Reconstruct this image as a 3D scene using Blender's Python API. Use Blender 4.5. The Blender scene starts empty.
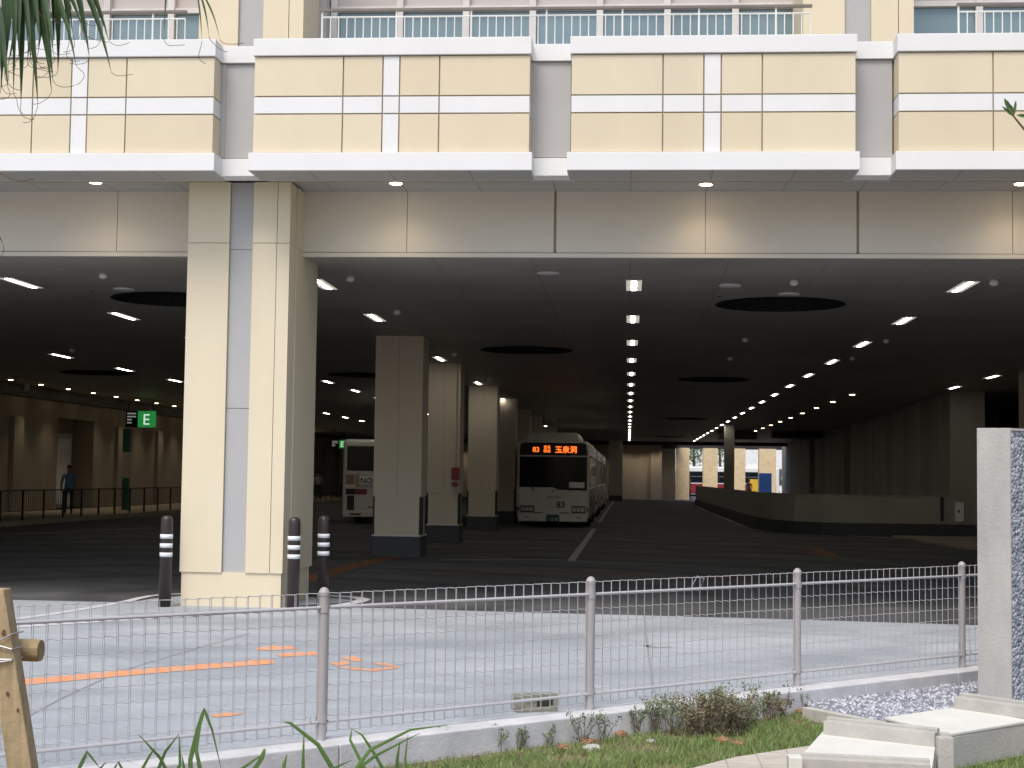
import bpy, bmesh, math, random
from mathutils import Vector, Matrix
random.seed(7)
rad = math.radians
scene = bpy.context.scene
COL = scene.collection
# ------------------------------------------------------------------ camera model
F = 1550.; RO = 0.0135; H = 1.7
_dx, _dy = 628-512, -(479-384)
_xr = _dx*math.cos(RO)-_dy*math.sin(RO); _yu = _dx*math.sin(RO)+_dy*math.cos(RO)
YAW = math.atan(_xr/F); PIT = math.atan(-_yu/math.hypot(F, _xr))
fv = Vector((-math.sin(YAW)*math.cos(PIT), math.cos(YAW)*math.cos(PIT), math.sin(PIT)))
r0 = Vector((math.cos(YAW), math.sin(YAW), 0)); u0 = r0.cross(fv)
rv = math.cos(RO)*r0+math.sin(RO)*u0; uv = -math.sin(RO)*r0+math.cos(RO)*u0
def _ray(px, py): return (px-512)/F*rv+(384-py)/F*uv+fv
def G(px, py, z=0.):            # photo point lying on the level z
    d = _ray(px, py); t = (z-H)/d.z; return Vector((d.x*t, d.y*t, z))
def Q(px, py, Y):               # photo point at depth Y
    d = _ray(px, py); t = Y/d.y; return Vector((d.x*t, Y, H+d.z*t))
cam = bpy.data.cameras.new('camera'); co = bpy.data.objects.new('camera', cam); COL.objects.link(co)
cam.sensor_fit = 'HORIZONTAL'; cam.sensor_width = 36; cam.lens = F/1024*36
cam.clip_start = .1; cam.clip_end = 3000
M = Matrix.Identity(4)
for i in range(3): M[i][0] = rv[i]; M[i][1] = uv[i]; M[i][2] = -fv[i]
M.translation = Vector((0, 0, H)); co.matrix_world = M
scene.camera = co
# ------------------------------------------------------------------ materials
def mat(name, col, rough=.7, var=.12, scale=3., bump=0., bscale=40., metal=0., spec=.4, streak=None, col2=None, stretch=None, thr=None):
    m = bpy.data.materials.new(name); m.use_nodes = True
    nt = m.node_tree; N = nt.nodes; L = nt.links; b = N['Principled BSDF']
    b.inputs['Roughness'].default_value = rough; b.inputs['Metallic'].default_value = metal
    b.inputs['Specular IOR Level'].default_value = spec
    tc = N.new('ShaderNodeTexCoord'); mp = N.new('ShaderNodeMapping'); L.new(tc.outputs['Object'], mp.inputs[0])
    if stretch: mp.inputs['Scale'].default_value = stretch
    n = N.new('ShaderNodeTexNoise'); n.inputs['Scale'].default_value = scale; n.inputs['Detail'].default_value = 8; n.inputs['Roughness'].default_value = .62
    L.new(mp.outputs[0], n.inputs['Vector'])
    r = N.new('ShaderNodeValToRGB')
    a, c = (thr if thr else (.3, .7))
    r.color_ramp.elements[0].position = a; r.color_ramp.elements[1].position = c
    if col2: r.color_ramp.elements[0].color = (*col, 1); r.color_ramp.elements[1].color = (*col2, 1)
    else:
        r.color_ramp.elements[0].color = (*[x*(1-var) for x in col], 1); r.color_ramp.elements[1].color = (*[min(1, x*(1+var)) for x in col], 1)
    L.new(n.outputs['Fac'], r.inputs[0]); L.new(r.outputs[0], b.inputs['Base Color'])
    if bump:
        n2 = N.new('ShaderNodeTexNoise'); n2.inputs['Scale'].default_value = bscale; n2.inputs['Detail'].default_value = 4
        L.new(tc.outputs['Object'], n2.inputs['Vector'])
        bp = N.new('ShaderNodeBump'); bp.inputs['Strength'].default_value = bump; bp.inputs['Distance'].default_value = .01
        L.new(n2.outputs['Fac'], bp.inputs['Height']); L.new(bp.outputs[0], b.inputs['Normal'])
    return m
def emit(name, col, s):
    m = bpy.data.materials.new(name); m.use_nodes = True; b = m.node_tree.nodes['Principled BSDF']
    b.inputs['Base Color'].default_value = (*[min(1, c*.8) for c in col], 1)
    b.inputs['Emission Color'].default_value = (*col, 1); b.inputs['Emission Strength'].default_value = s
    return m
def glass_dark(name, col, rough=.06, spec=.8):
    return mat(name, col, rough, .15, .6, spec=spec)
X = {}
X['cream'] = mat('cream_panel', (.735, .645, .47), .6, .05, .9, stretch=(1, 1, .35), bump=.06, bscale=60)
X['cream2'] = mat('cream_panel_b', (.705, .612, .435), .6, .05, .9, stretch=(1, 1, .35), bump=.06, bscale=60)
X['white'] = mat('white_trim', (.80, .80, .785), .5, .03, 1.5)
X['grey'] = mat('grey_panel', (.44, .435, .43), .5, .04, 1.2)
X['joint'] = mat('joint_brown', (.40, .34, .25), .9)
X['fascia'] = mat('fascia_panel', (.69, .645, .555), .55, .03, .8)
X['soffit'] = mat('soffit_panel', (.46, .445, .42), .55, .03, 1)
X['ceil'] = mat('ceiling_panel', (.42, .40, .37), .5, .16, .4)
X['darkmetal'] = mat('dark_metal', (.03, .03, .032), .5)
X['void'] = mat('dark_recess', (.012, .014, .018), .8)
X['column'] = mat('column_panel', (.60, .53, .42), .6, .05, .7, bump=.05)
X['plinth'] = mat('dark_plinth', (.05, .052, .06), .55)
X['lowwall'] = mat('low_wall_concrete', (.34, .32, .28), .7, .08, .8, bump=.15)
X['innerwall'] = mat('inner_wall_panel', (.33, .285, .23), .7, .12, .8, stretch=(1, 1, .25))
X['rightwall'] = mat('stained_concrete', (.32, .30, .265), .85, .25, .5, bump=.2, stretch=(1, 1, .2))
X['whitep'] = mat('white_paint', (.62, .62, .64), .6, .16, 6)
X['linep'] = mat('worn_white_line', (.36, .36, .35), .7, .3, 5)
X['orangep'] = mat('orange_paint', (.80, .33, .14), .6, .2, 9, col2=(.50, .43, .40), thr=(.47, .68))
X['orangew'] = mat('worn_orange_paint', (.20, .085, .03), .8, .5, 4)
X['postp'] = mat('fence_post_paint', (.40, .375, .37), .42, .06, 8, spec=.5)
X['wire'] = mat('fence_wire', (.50, .485, .495), .4, .05, 5, spec=.5)
X['bollard'] = mat('bollard_brown', (.036, .026, .025), .38, .1, 6, spec=.5)
X['band'] = mat('reflective_band', (.8, .82, .86), .4, .03)
X['kerb'] = mat('kerb_concrete', (.60, .60, .60), .8, .14, 5, bump=.3, bscale=50)
X['busw'] = mat('bus_paint', (.62, .60, .55), .32, .04, 2, spec=.6)
X['busg'] = glass_dark('bus_glass', (.010, .013, .018), .06, .12)
X['black'] = mat('black_plastic', (.015, .015, .016), .5)
X['tyre'] = mat('tyre_rubber', (.02, .02, .02), .85)
X['chrome'] = mat('rim_metal', (.35, .35, .36), .35, metal=.7)
X['lens'] = mat('headlamp_lens', (.45, .46, .48), .15, spec=.9)
X['red'] = mat('red_paint', (.24, .02, .03), .4)
X['blue'] = mat('blue_paint', (.02, .06, .22), .4)
X['skirt'] = mat('bus_skirt', (.10, .10, .12), .4, .5, 1.2, col2=(.22, .16, .12))  # dark advert wrap; shade on the bus side is put into its colour too
X['green'] = mat('green_paint', (.01, .09, .055), .4)
X['led'] = emit('led_orange', (1., .17, .02), 1.5)
X['lampE'] = emit('lamp_warm_white', (1., .93, .80), 24)
X['lampR'] = emit('lamp_reflector', (1., .94, .82), .35)  # weak emission stands in for tube light caught by the side reflectors
X['down'] = emit('downlight_warm', (1., .78, .50), 14)
X['signg'] = emit('lit_green_sign', (.02, .27, .06), .55)
X['signw'] = emit('lit_white_letter', (.8, 1., .8), .6)
X['signdim'] = emit('lit_grey_letter', (.6, .62, .6), .25)
X['skin'] = mat('skin', (.30, .17, .11), .6, .05)
X['hair'] = mat('hair', (.015, .012, .011), .6)
X['shirtb'] = mat('blue_shirt', (.12, .26, .45), .8, .15, 9)
X['shirtw'] = mat('pale_shirt', (.42, .40, .38), .8, .1, 9)
X['shirtd'] = mat('dark_shirt', (.05, .04, .05), .8, .1, 9)
X['trouser'] = mat('dark_trousers', (.025, .028, .04), .8, .1, 9)
X['shoe'] = mat('shoes', (.015, .014, .014), .6)
X['wood'] = mat('pine_wood', (.37, .285, .165), .8, .28, 7, bump=.4, bscale=30, stretch=(6, 6, .7))
X['wood2'] = mat('log_wood', (.34, .255, .135), .8, .3, 7, bump=.4, bscale=30, stretch=(.7, 6, 6))
X['steelwire'] = mat('galvanised_wire', (.40, .40, .40), .4, metal=.6)
X['palm'] = mat('palm_leaf', (.045, .09, .028), .45, .45, 6, spec=.5)
X['palmdry'] = mat('dry_palm_fibre', (.12, .075, .04), .8, .3, 6)
X['bark'] = mat('palm_bark', (.14, .105, .075), .95, .35, 9, bump=.8, bscale=14)
X['strap'] = mat('strap_leaf', (.10, .19, .05), .45, .45, 3.5, spec=.5)
X['grassm'] = mat('lawn_blade', (.13, .24, .05), .6, .4, 2.2, col2=(.28, .36, .12))
X['weedl'] = mat('weed_leaf', (.20, .25, .14), .7, .35, 12)
X['weedd'] = mat('weed_dry_leaf', (.21, .18, .11), .8, .4, 12)
X['stem'] = mat('weed_stem', (.16, .12, .08), .8, .2, 12)
X['block'] = mat('mossy_block', (.30, .29, .22), .9, .3, 14, bump=.7, bscale=60)
X['soilrock'] = mat('red_clay', (.30, .155, .09), .95, .3, 9, bump=.5)
X['slabw'] = mat('bright_slab', (.70, .69, .62), .7, .07, 4, bump=.15)
X['railc'] = mat('cast_concrete', (.46, .445, .40), .8, .13, 5, bump=.3, bscale=60)
X['pillar'] = mat('smooth_concrete', (.44, .435, .41), .75, .24, 2.2, bump=.3, bscale=40, stretch=(1, 1, .5))
X['paver'] = mat('beige_paver', (.55, .50, .42), .8, .14, 5)
X['edging'] = mat('edging_concrete', (.50, .48, .42), .85, .2, 5, bump=.3)
X['glassw'] = glass_dark('window_glass', (.17, .25, .275), .04, 1.)
X['glassd'] = glass_dark('door_glass', (.10, .11, .10), .08, .8)
X['frame'] = mat('window_frame', (.66, .63, .60), .45)
X['hand'] = mat('handrail_bronze', (.20, .175, .155), .4, metal=.3)
X['balu'] = mat('baluster_white', (.72, .74, .70), .45)
X['blind'] = mat('blind_pale', (.50, .46, .44), .6, .06, .5, stretch=(.2, 1, 22))
X['tan'] = mat('far_cream', (.80, .64, .40), .7)
X['palebld'] = mat('far_wall_pale', (.85, .85, .83), .7)
X['greyleaf'] = mat('shrub_leaf', (.09, .17, .05), .5, .3, 12)
X['wallsec'] = mat('office_wall', (.55, .50, .42), .7)

# forecourt concrete: pale blue-grey with broad stains and fine grit
def ground_mat(name, c1, c2, c3, big, fine, rough=.85, tracks=False):
    m = bpy.data.materials.new(name); m.use_nodes = True; nt = m.node_tree; N = nt.nodes; L = nt.links; b = N['Principled BSDF']
    b.inputs['Roughness'].default_value = rough; b.inputs['Specular IOR Level'].default_value = .35
    tc = N.new('ShaderNodeTexCoord')
    def noise(s, sc=(1, 1, 1), d=8, dist=0):
        mp = N.new('ShaderNodeMapping'); mp.inputs['Scale'].default_value = sc; L.new(tc.outputs['Object'], mp.inputs[0])
        n = N.new('ShaderNodeTexNoise'); n.inputs['Scale'].default_value = s; n.inputs['Detail'].default_value = d; n.inputs['Roughness'].default_value = .65; n.inputs['Distortion'].default_value = dist
        L.new(mp.outputs[0], n.inputs['Vector']); return n.outputs['Fac']
    def ramp(f, a, ca, c, cc):
        r = N.new('ShaderNodeValToRGB'); e = r.color_ramp.elements; e[0].position = a; e[1].position = c; e[0].color = (*ca, 1); e[1].color = (*cc, 1); L.new(f, r.inputs[0]); return r.outputs[0]
    def mix(f, a, bb, mode='MIX'):
        x = N.new('ShaderNodeMix'); x.data_type = 'RGBA'; x.blend_type = mode
        if isinstance(f, float): x.inputs[0].default_value = f
        else: L.new(f, x.inputs[0])
        L.new(a, x.inputs[6]); L.new(bb, x.inputs[7]); return x.outputs[2]
    base = ramp(noise(big, (.8, 1.1, 1), 6, .6), .35, c1, .65, c2)
    spots = ramp(noise(big*5, (1, 1, 1), 8), .55, (1, 1, 1), .8, tuple(c3))
    o = mix(1., base, spots, 'MULTIPLY')
    g = ramp(noise(fine, (1, 1, 1), 3), .3, (.82,)*3, .7, (1.12,)*3)
    o = mix(1., o, g, 'MULTIPLY')
    if tracks:    # curved tyre marks
        w = N.new('ShaderNodeTexWave'); w.wave_type = 'RINGS'; w.rings_direction = 'Z'; w.inputs['Scale'].default_value = .11; w.inputs['Distortion'].default_value = 4; w.inputs['Detail'].default_value = 3; w.inputs['Detail Scale'].default_value = .4
        mp = N.new('ShaderNodeMapping'); mp.inputs['Location'].default_value = (6, -21, 0); L.new(tc.outputs['Object'], mp.inputs[0]); L.new(mp.outputs[0], w.inputs['Vector'])
        t = ramp(w.outputs['Fac'], .80, (1, 1, 1), 1., (tracks,)*3); o = mix(1., o, t, 'MULTIPLY')
        t2 = ramp(noise(.6, (.5, 1.1, 1), 8, 2.2), .50, (1, 1, 1), .66, ((2.0-tracks*.8) if tracks < .8 else 1.14,)*3); o = mix(1., o, t2, 'MULTIPLY')
    L.new(o, b.inputs['Base Color'])
    bp = N.new('ShaderNodeBump'); bp.inputs['Strength'].default_value = .35; bp.inputs['Distance'].default_value = .006
    L.new(noise(fine*1.3, (1, 1, 1), 3), bp.inputs['Height']); L.new(bp.outputs[0], b.inputs['Normal'])
    return m
X['forecourt'] = ground_mat('pale_forecourt', (.30, .328, .352), (.42, .447, .47), (.74, .74, .74), .45, 60, tracks=.90)
X['asphalt'] = ground_mat('asphalt', (.066, .067, .070), (.098, .099, .103), (.75, .75, .75), .3, 70, tracks=.66)
X['soil'] = ground_mat('soil', (.16, .11, .07), (.24, .17, .11), (.7, .7, .7), 2., 50)
X['walk'] = ground_mat('sidewalk_pave', (.26, .22, .17), (.34, .29, .22), (.9, .9, .9), .6, 30)
# gravel & pebble wall: voronoi chips
def chips(name, scale, ca, cb, bump):
    m = bpy.data.materials.new(name); m.use_nodes = True; nt = m.node_tree; N = nt.nodes; L = nt.links; b = N['Principled BSDF']
    b.inputs['Roughness'].default_value = .8
    tc = N.new('ShaderNodeTexCoord'); v = N.new('ShaderNodeTexVoronoi'); v.inputs['Scale'].default_value = scale; L.new(tc.outputs['Object'], v.inputs['Vector'])
    s = N.new('ShaderNodeSeparateColor'); L.new(v.outputs['Color'], s.inputs[0])
    r = N.new('ShaderNodeValToRGB'); r.color_ramp.elements[0].color = (*ca, 1); r.color_ramp.elements[1].color = (*cb, 1); L.new(s.outputs[0], r.inputs[0])
    L.new(r.outputs[0], b.inputs['Base Color'])
    bp = N.new('ShaderNodeBump'); bp.invert = True; bp.inputs['Strength'].default_value = bump; bp.inputs['Distance'].default_value = .02
    L.new(v.outputs['Distance'], bp.inputs['Height']); L.new(bp.outputs[0], b.inputs['Normal'])
    return m
X['gravel'] = chips('gravel_chips', 45, (.13, .135, .155), (.38, .39, .43), .8)
X['pebble'] = chips('pebble_dash', 38, (.17, .19, .24), (.50, .53, .58), 1.)
# ceiling panels with thin joints
def panel_lines(m, w, h, mortar, dark):
    nt = m.node_tree; N = nt.nodes; L = nt.links; b = N['Principled BSDF']
    src = b.inputs['Base Color'].links[0].from_socket
    br = N.new('ShaderNodeTexBrick'); br.offset = 0; br.inputs['Scale'].default_value = 1; br.inputs['Brick Width'].default_value = w; br.inputs['Row Height'].default_value = h
    br.inputs['Mortar Size'].default_value = mortar; br.inputs['Color1'].default_value = (1, 1, 1, 1); br.inputs['Color2'].default_value = (.93, .93, .93, 1); br.inputs['Mortar'].default_value = (dark, dark, dark, 1)
    tc = N.new('ShaderNodeTexCoord'); L.new(tc.outputs['Object'], br.inputs['Vector'])
    x = N.new('ShaderNodeMix'); x.data_type = 'RGBA'; x.blend_type = 'MULTIPLY'; x.inputs[0].default_value = 1
    L.new(src, x.inputs[6]); L.new(br.outputs['Color'], x.inputs[7]); L.new(x.outputs[2], b.inputs['Base Color'])
panel_lines(X['ceil'], 1.32, 3.96, .008, .6)
panel_lines(X['soffit'], .99, 1.8, .008, .55)
panel_lines(X['paver'], .2, .1, .004, .6)

# ------------------------------------------------------------------ mesh builder
class MB:
    def __init__(s): s.v = []; s.f = []; s.m = []
    def add(s, vs, fs, mi=0):
        o = len(s.v); s.v += [tuple(v) for v in vs]; s.f += [tuple(o+i for i in f) for f in fs]; s.m += [mi]*len(fs); return s
    def box(s, x0, x1, y0, y1, z0, z1, mi=0):
        vs = [(x, y, z) for z in (z0, z1) for y in (y0, y1) for x in (x0, x1)]
        return s.add(vs, [(0, 2, 3, 1), (4, 5, 7, 6), (0, 1, 5, 4), (2, 6, 7, 3), (0, 4, 6, 2), (1, 3, 7, 5)], mi)
    def obox(s, c, d, l, w, z0, z1, mi=0):       # box along a ground direction d; centre line starts at c
        d = Vector((d[0], d[1], 0)).normalized(); n = Vector((-d.y, d.x, 0)); c = Vector((c[0], c[1], 0))
        p = [c-n*w/2, c+d*l-n*w/2, c+d*l+n*w/2, c+n*w/2]
        return s.prism([(q.x, q.y) for q in p], z0, z1, mi)
    def prism(s, poly, z0, z1, mi=0):
        n = len(poly); a = sum(poly[i][0]*poly[(i+1) % n][1]-poly[(i+1) % n][0]*poly[i][1] for i in range(n))
        if a < 0: poly = poly[::-1]
        vs = [(p[0], p[1], z0) for p in poly]+[(p[0], p[1], z1) for p in poly]
        return s.add(vs, [tuple(range(n-1, -1, -1)), tuple(range(n, 2*n))]+[(i, (i+1) % n, n+(i+1) % n, n+i) for i in range(n)], mi)
    def sheet(s, poly, z, mi=0):
        n = len(poly); a = sum(poly[i][0]*poly[(i+1) % n][1]-poly[(i+1) % n][0]*poly[i][1] for i in range(n))
        if a < 0: poly = poly[::-1]
        return s.add([(p[0], p[1], z) for p in poly], [tuple(range(n))], mi)
    def tube(s, pts, r, n=6, mi=0, caps=True):
        pts = [Vector(p) for p in pts]; rs = r if isinstance(r, (list, tuple)) else [r]*len(pts)
        vs = []; k = len(pts)
        for i, p in enumerate(pts):
            t = (pts[min(i+1, k-1)]-pts[max(i-1, 0)]).normalized()
            a = t.cross(Vector((0, 0, 1)) if abs(t.z) < .9 else Vector((1, 0, 0))).normalized(); b = t.cross(a)
            for j in range(n):
                w = 2*math.pi*j/n; vs.append(p+(a*math.cos(w)+b*math.sin(w))*rs[i])
        fs = [(i*n+j, i*n+(j+1) % n, (i+1)*n+(j+1) % n, (i+1)*n+j) for i in range(k-1) for j in range(n)]
        if caps: fs += [tuple(range(n-1, -1, -1)), tuple((k-1)*n+j for j in range(n))]
        return s.add(vs, fs, mi)
    def lathe(s, prof, c=(0, 0, 0), n=16, mi=0):
        vs = [(c[0]+r*math.cos(2*math.pi*j/n), c[1]+r*math.sin(2*math.pi*j/n), c[2]+z) for r, z in prof for j in range(n)]
        k = len(prof); fs = [(i*n+j, i*n+(j+1) % n, (i+1)*n+(j+1) % n, (i+1)*n+j) for i in range(k-1) for j in range(n)]
        fs += [tuple(range(n-1, -1, -1)), tuple((k-1)*n+j for j in range(n))]
        return s.add(vs, fs, mi)
    def ribbon(s, pts, w, z, mi=0):
        pts = [Vector((p[0], p[1], 0)) for p in pts]; L_, R_ = [], []
        for i, p in enumerate(pts):
            t = (pts[min(i+1, len(pts)-1)]-pts[max(i-1, 0)]).normalized(); n = Vector((-t.y, t.x, 0))
            L_.append(p+n*w/2); R_.append(p-n*w/2)
        vs = [(q.x, q.y, z) for q in R_+L_]; k = len(pts)
        return s.add(vs, [(i, i+1, k+i+1, k+i) for i in range(k-1)], mi)
    def build(s, name, mats, parent=None, smooth=False, bevel=0, seg=2, local=None):
        me = bpy.data.meshes.new(name)
        vs = s.v
        if local is not None: vs = [(v[0]-local[0], v[1]-local[1], v[2]-local[2]) for v in vs]
        me.from_pydata(vs, [], s.f)
        for m in (mats if isinstance(mats, (list, tuple)) else [mats]): me.materials.append(m)
        for p, mi in zip(me.polygons, s.m): p.material_index = mi; p.use_smooth = smooth
        if bevel:
            bm = bmesh.new(); bm.from_mesh(me); bmesh.ops.remove_doubles(bm, verts=bm.verts, dist=1e-5)
            bmesh.ops.bevel(bm, geom=[e for e in bm.edges if e.is_manifold and e.calc_face_angle(0) > .5], offset=bevel, segments=seg, affect='EDGES', profile=.6)
            bm.to_mesh(me); bm.free()
        me.update()
        o = bpy.data.objects.new(name, me); COL.objects.link(o)
        if local is not None: o.location = local
        if parent: o.parent = parent
        return o
def tag(o, label=None, cat=None, group=None, kind=None):
    if label: o['label'] = label
    if cat: o['category'] = cat
    if group: o['group'] = group
    if kind: o['kind'] = kind
    return o
def empty(name, loc=(0, 0, 0), rz=0):
    o = bpy.data.objects.new(name, None); COL.objects.link(o); o.location = loc; o.rotation_euler.z = rz; o.empty_display_size = .2; return o
def copy_tree(o, parent=None):
    c = o.copy(); COL.objects.link(c); c.parent = parent
    for ch in list(o.children): copy_tree(ch, c)
    return c
def text_mesh(name, body, size, mat_, parent=None, loc=(0, 0, 0), rot=(rad(90), 0, 0), ext=.002, align='CENTER', bold=0.):
    cu = bpy.data.curves.new('txt', 'FONT'); cu.body = body; cu.size = size; cu.extrude = ext; cu.align_x = align; cu.offset = bold; cu.resolution_u = 3
    t = bpy.data.objects.new('txt', cu); COL.objects.link(t)
    bpy.context.view_layer.update()
    me = bpy.data.meshes.new_from_object(t.evaluated_get(bpy.context.evaluated_depsgraph_get()))
    bpy.data.objects.remove(t); me.materials.clear(); me.materials.append(mat_); me.name = name
    o = bpy.data.objects.new(name, me); COL.objects.link(o); o.location = loc; o.rotation_euler = rot
    if parent: o.parent = parent
    return o
def xy(v): return (v[0], v[1])
ORD = ['first', 'second', 'third', 'fourth', 'fifth', 'sixth', 'seventh', 'eighth', 'ninth', 'tenth', 'eleventh', 'twelfth', 'thirteenth', 'fourteenth', 'fifteenth', 'sixteenth', 'seventeenth', 'eighteenth', 'nineteenth', 'twentieth', 'twenty-first', 'twenty-second', 'twenty-third', 'twenty-fourth', 'twenty-fifth']

# ------------------------------------------------------------------ fence frame
P0 = Vector((-1.78, 9.08, 0)); P3 = Vector((2.825, 13.45, 0)); FD = (P3-P0).normalized(); FN = Vector((-FD.y, FD.x, 0))   # FN points away from the camera
FS = (P3-P0).length/3
def fl(t, off=0): p = P0+FD*t+FN*off; return (p.x, p.y)

# ------------------------------------------------------------------ ground, roads
MB().add([(-400, -60, -.012), (400, -60, -.012), (400, 900, -.012), (-400, 900, -.012)], [(0, 1, 2, 3)]).build('ground', X['soil'])['kind'] = 'structure'
m = MB(); m.sheet([(-40, 17), (40, 17), (40, 175), (-40, 175)], 0.); m.build('terminal_road', X['asphalt'])['kind'] = 'structure'
fc = [fl(-14, .08), fl(30, .08), (30, 18.1), (3.99, 19.11), (1.73, 19.38), (-1.44, 19.6), (-2.9, 19.77), (-8.2, 19.93), (-30, 20.1)]
m = MB(); m.sheet(fc, .005); m.build('forecourt_pavement', X['forecourt'])['kind'] = 'structure'
# painted island outline round the facade column
isl = [(-40, 633), (10, 628), (60, 624.5), (100, 622), (150, 619), (190, 616.5), (240, 613), (287, 610), (320, 608), (342, 605.5), (358, 602.5), (364, 600), (357, 598), (341, 597), (322, 596)]
isl2 = [(222, 594.6), (200, 594.3), (181, 594.5), (165, 595), (150, 596.5), (138, 599), (128, 601.5), (112, 604.5), (96, 607.5), (75, 611), (50, 615), (20, 619), (-30, 625)]
m = MB(); m.ribbon([xy(G(*p)) for p in isl], .19, .0095); m.ribbon([xy(G(*p)) for p in isl2], .13, .0095)
o = m.build('white_road_line', X['whitep']); o['kind'] = 'structure'
# pale panel inside the tip of the island
m = MB(); m.sheet([xy(G(*p)) for p in [(118, 605.5), (150, 599.5), (181, 596.5), (300, 597.5), (340, 599), (355, 601), (330, 604), (287, 607), (190, 612), (118, 616)]], .0072)
m.build('island_pavement', X['forecourt'])['kind'] = 'structure'
# interior lane lines
m = MB()
m.ribbon([(-1.15, 31.9), (-1.13, 44), (-1.13, 52.5)], .16, .006); m.ribbon([(-1.1, 60), (-1.1, 118)], .14, .006)
for (a, b) in [((440, 560), (562, 560)), ((500, 537), (580, 538)), ((585, 538), (640, 540)), ((588, 525), (625, 525)), ((-2, 535), (150, 528))]:
    pa, pb = G(*a), G(*b); m.ribbon([xy(pa), xy(pb)], .13, .005)
m.ribbon([xy(G(*p)) for p in [(697, 506.5), (704, 510), (716, 515), (730, 520.5), (743, 525.5), (758, 528.3), (790, 531.2), (840, 535), (900, 539), (930, 541)]], .16, .006)
m.build('lane_markings', X['linep'])['kind'] = 'structure'
m = MB()
m.ribbon([xy(G(*p)) for p in [(300, 582), (345, 568), (392, 557.5)]], .45, .0055)
m.ribbon([xy(G(*p)) for p in [(430, 573.5), (520, 573), (600, 574.5), (700, 577.5), (760, 579)]], .22, .0055)
m.sheet([xy(G(*p)) for p in [(775, 546), (800, 547.5), (822, 549), (832, 553), (846, 559), (826, 556.5), (806, 553), (816, 551)]], .0056)
m.build('worn_orange_marking', X['orangew'])['kind'] = 'structure'
m = MB()
m.sheet([xy(G(*p)) for p in [(-60, 687), (20, 680.5), (150, 669), (272, 659.5), (274, 664.5), (150, 674.5), (20, 686.5), (-60, 693)]], .0085)
for pl in [[(256, 648.5), (270, 646.5), (292, 647), (299, 649.5), (280, 651), (256, 651)], [(276, 655), (292, 653), (316, 652.5), (318, 655.5), (298, 657), (280, 657.5)],
           [(340, 659), (352, 656.5), (364, 660.5), (358, 662.5), (348, 661)], [(329, 664), (345, 662), (352, 664.5), (338, 667)],
           [(337, 668), (352, 667.5), (372, 670), (398, 667.3), (399, 669), (374, 672.2), (350, 670.5)], [(372, 664), (384, 663.4), (398, 667), (392, 668), (380, 665.8)],
           [(210, 716), (228, 713.8), (244, 714.4), (232, 717), (216, 718.2)]]:
    m.sheet([xy(G(*p)) for p in pl], .0085)
m.build('orange_survey_paint', X['orangep'])['kind'] = 'structure'
m = MB()
m.ribbon([xy(G(*p)) for p in [(644, 616), (646, 635), (649, 658), (651, 672), (653, 690)]], .022, .008)
m.ribbon([xy(G(*p)) for p in [(647, 646), (655, 648.5), (672, 648)]], .12, .008)
m.ribbon([xy(G(*p)) for p in [(250, 634), (200, 648), (120, 672), (60, 700), (20, 722)]], .018, .008)
m.build('pavement_joint', mat('joint_grey', (.27, .275, .285), .9))['kind'] = 'structure'
# walkway beyond the lanes on the left
m = MB(); m.prism([(-18.75, 24), (-18.75, 128), (-23.3, 128), (-23.3, 24)], 0, .15); m.build('walkway', X['walk'])['kind'] = 'structure'
m = MB(); m.prism([(8.2, 49.3), (8.7, 40.5), (12.5, 40.5), (12.5, 49.3)], 0, .05); m.build('right_walkway', X['walk'])['kind'] = 'structure'

# ------------------------------------------------------------------ kerb under the fence
m = MB()
for k in range(-3, 12):
    t0 = k*1.2+.004; t1 = (k+1)*1.2-.004
    m.prism([fl(t0, -.2), fl(t1, -.2), fl(t1, .085), fl(t0, .085)], -.1, .15)
o = m.build('fence_kerb', X['kerb'], bevel=.008); tag(o, 'low pale concrete kerb wall carrying the mesh fence', 'kerb')

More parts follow.
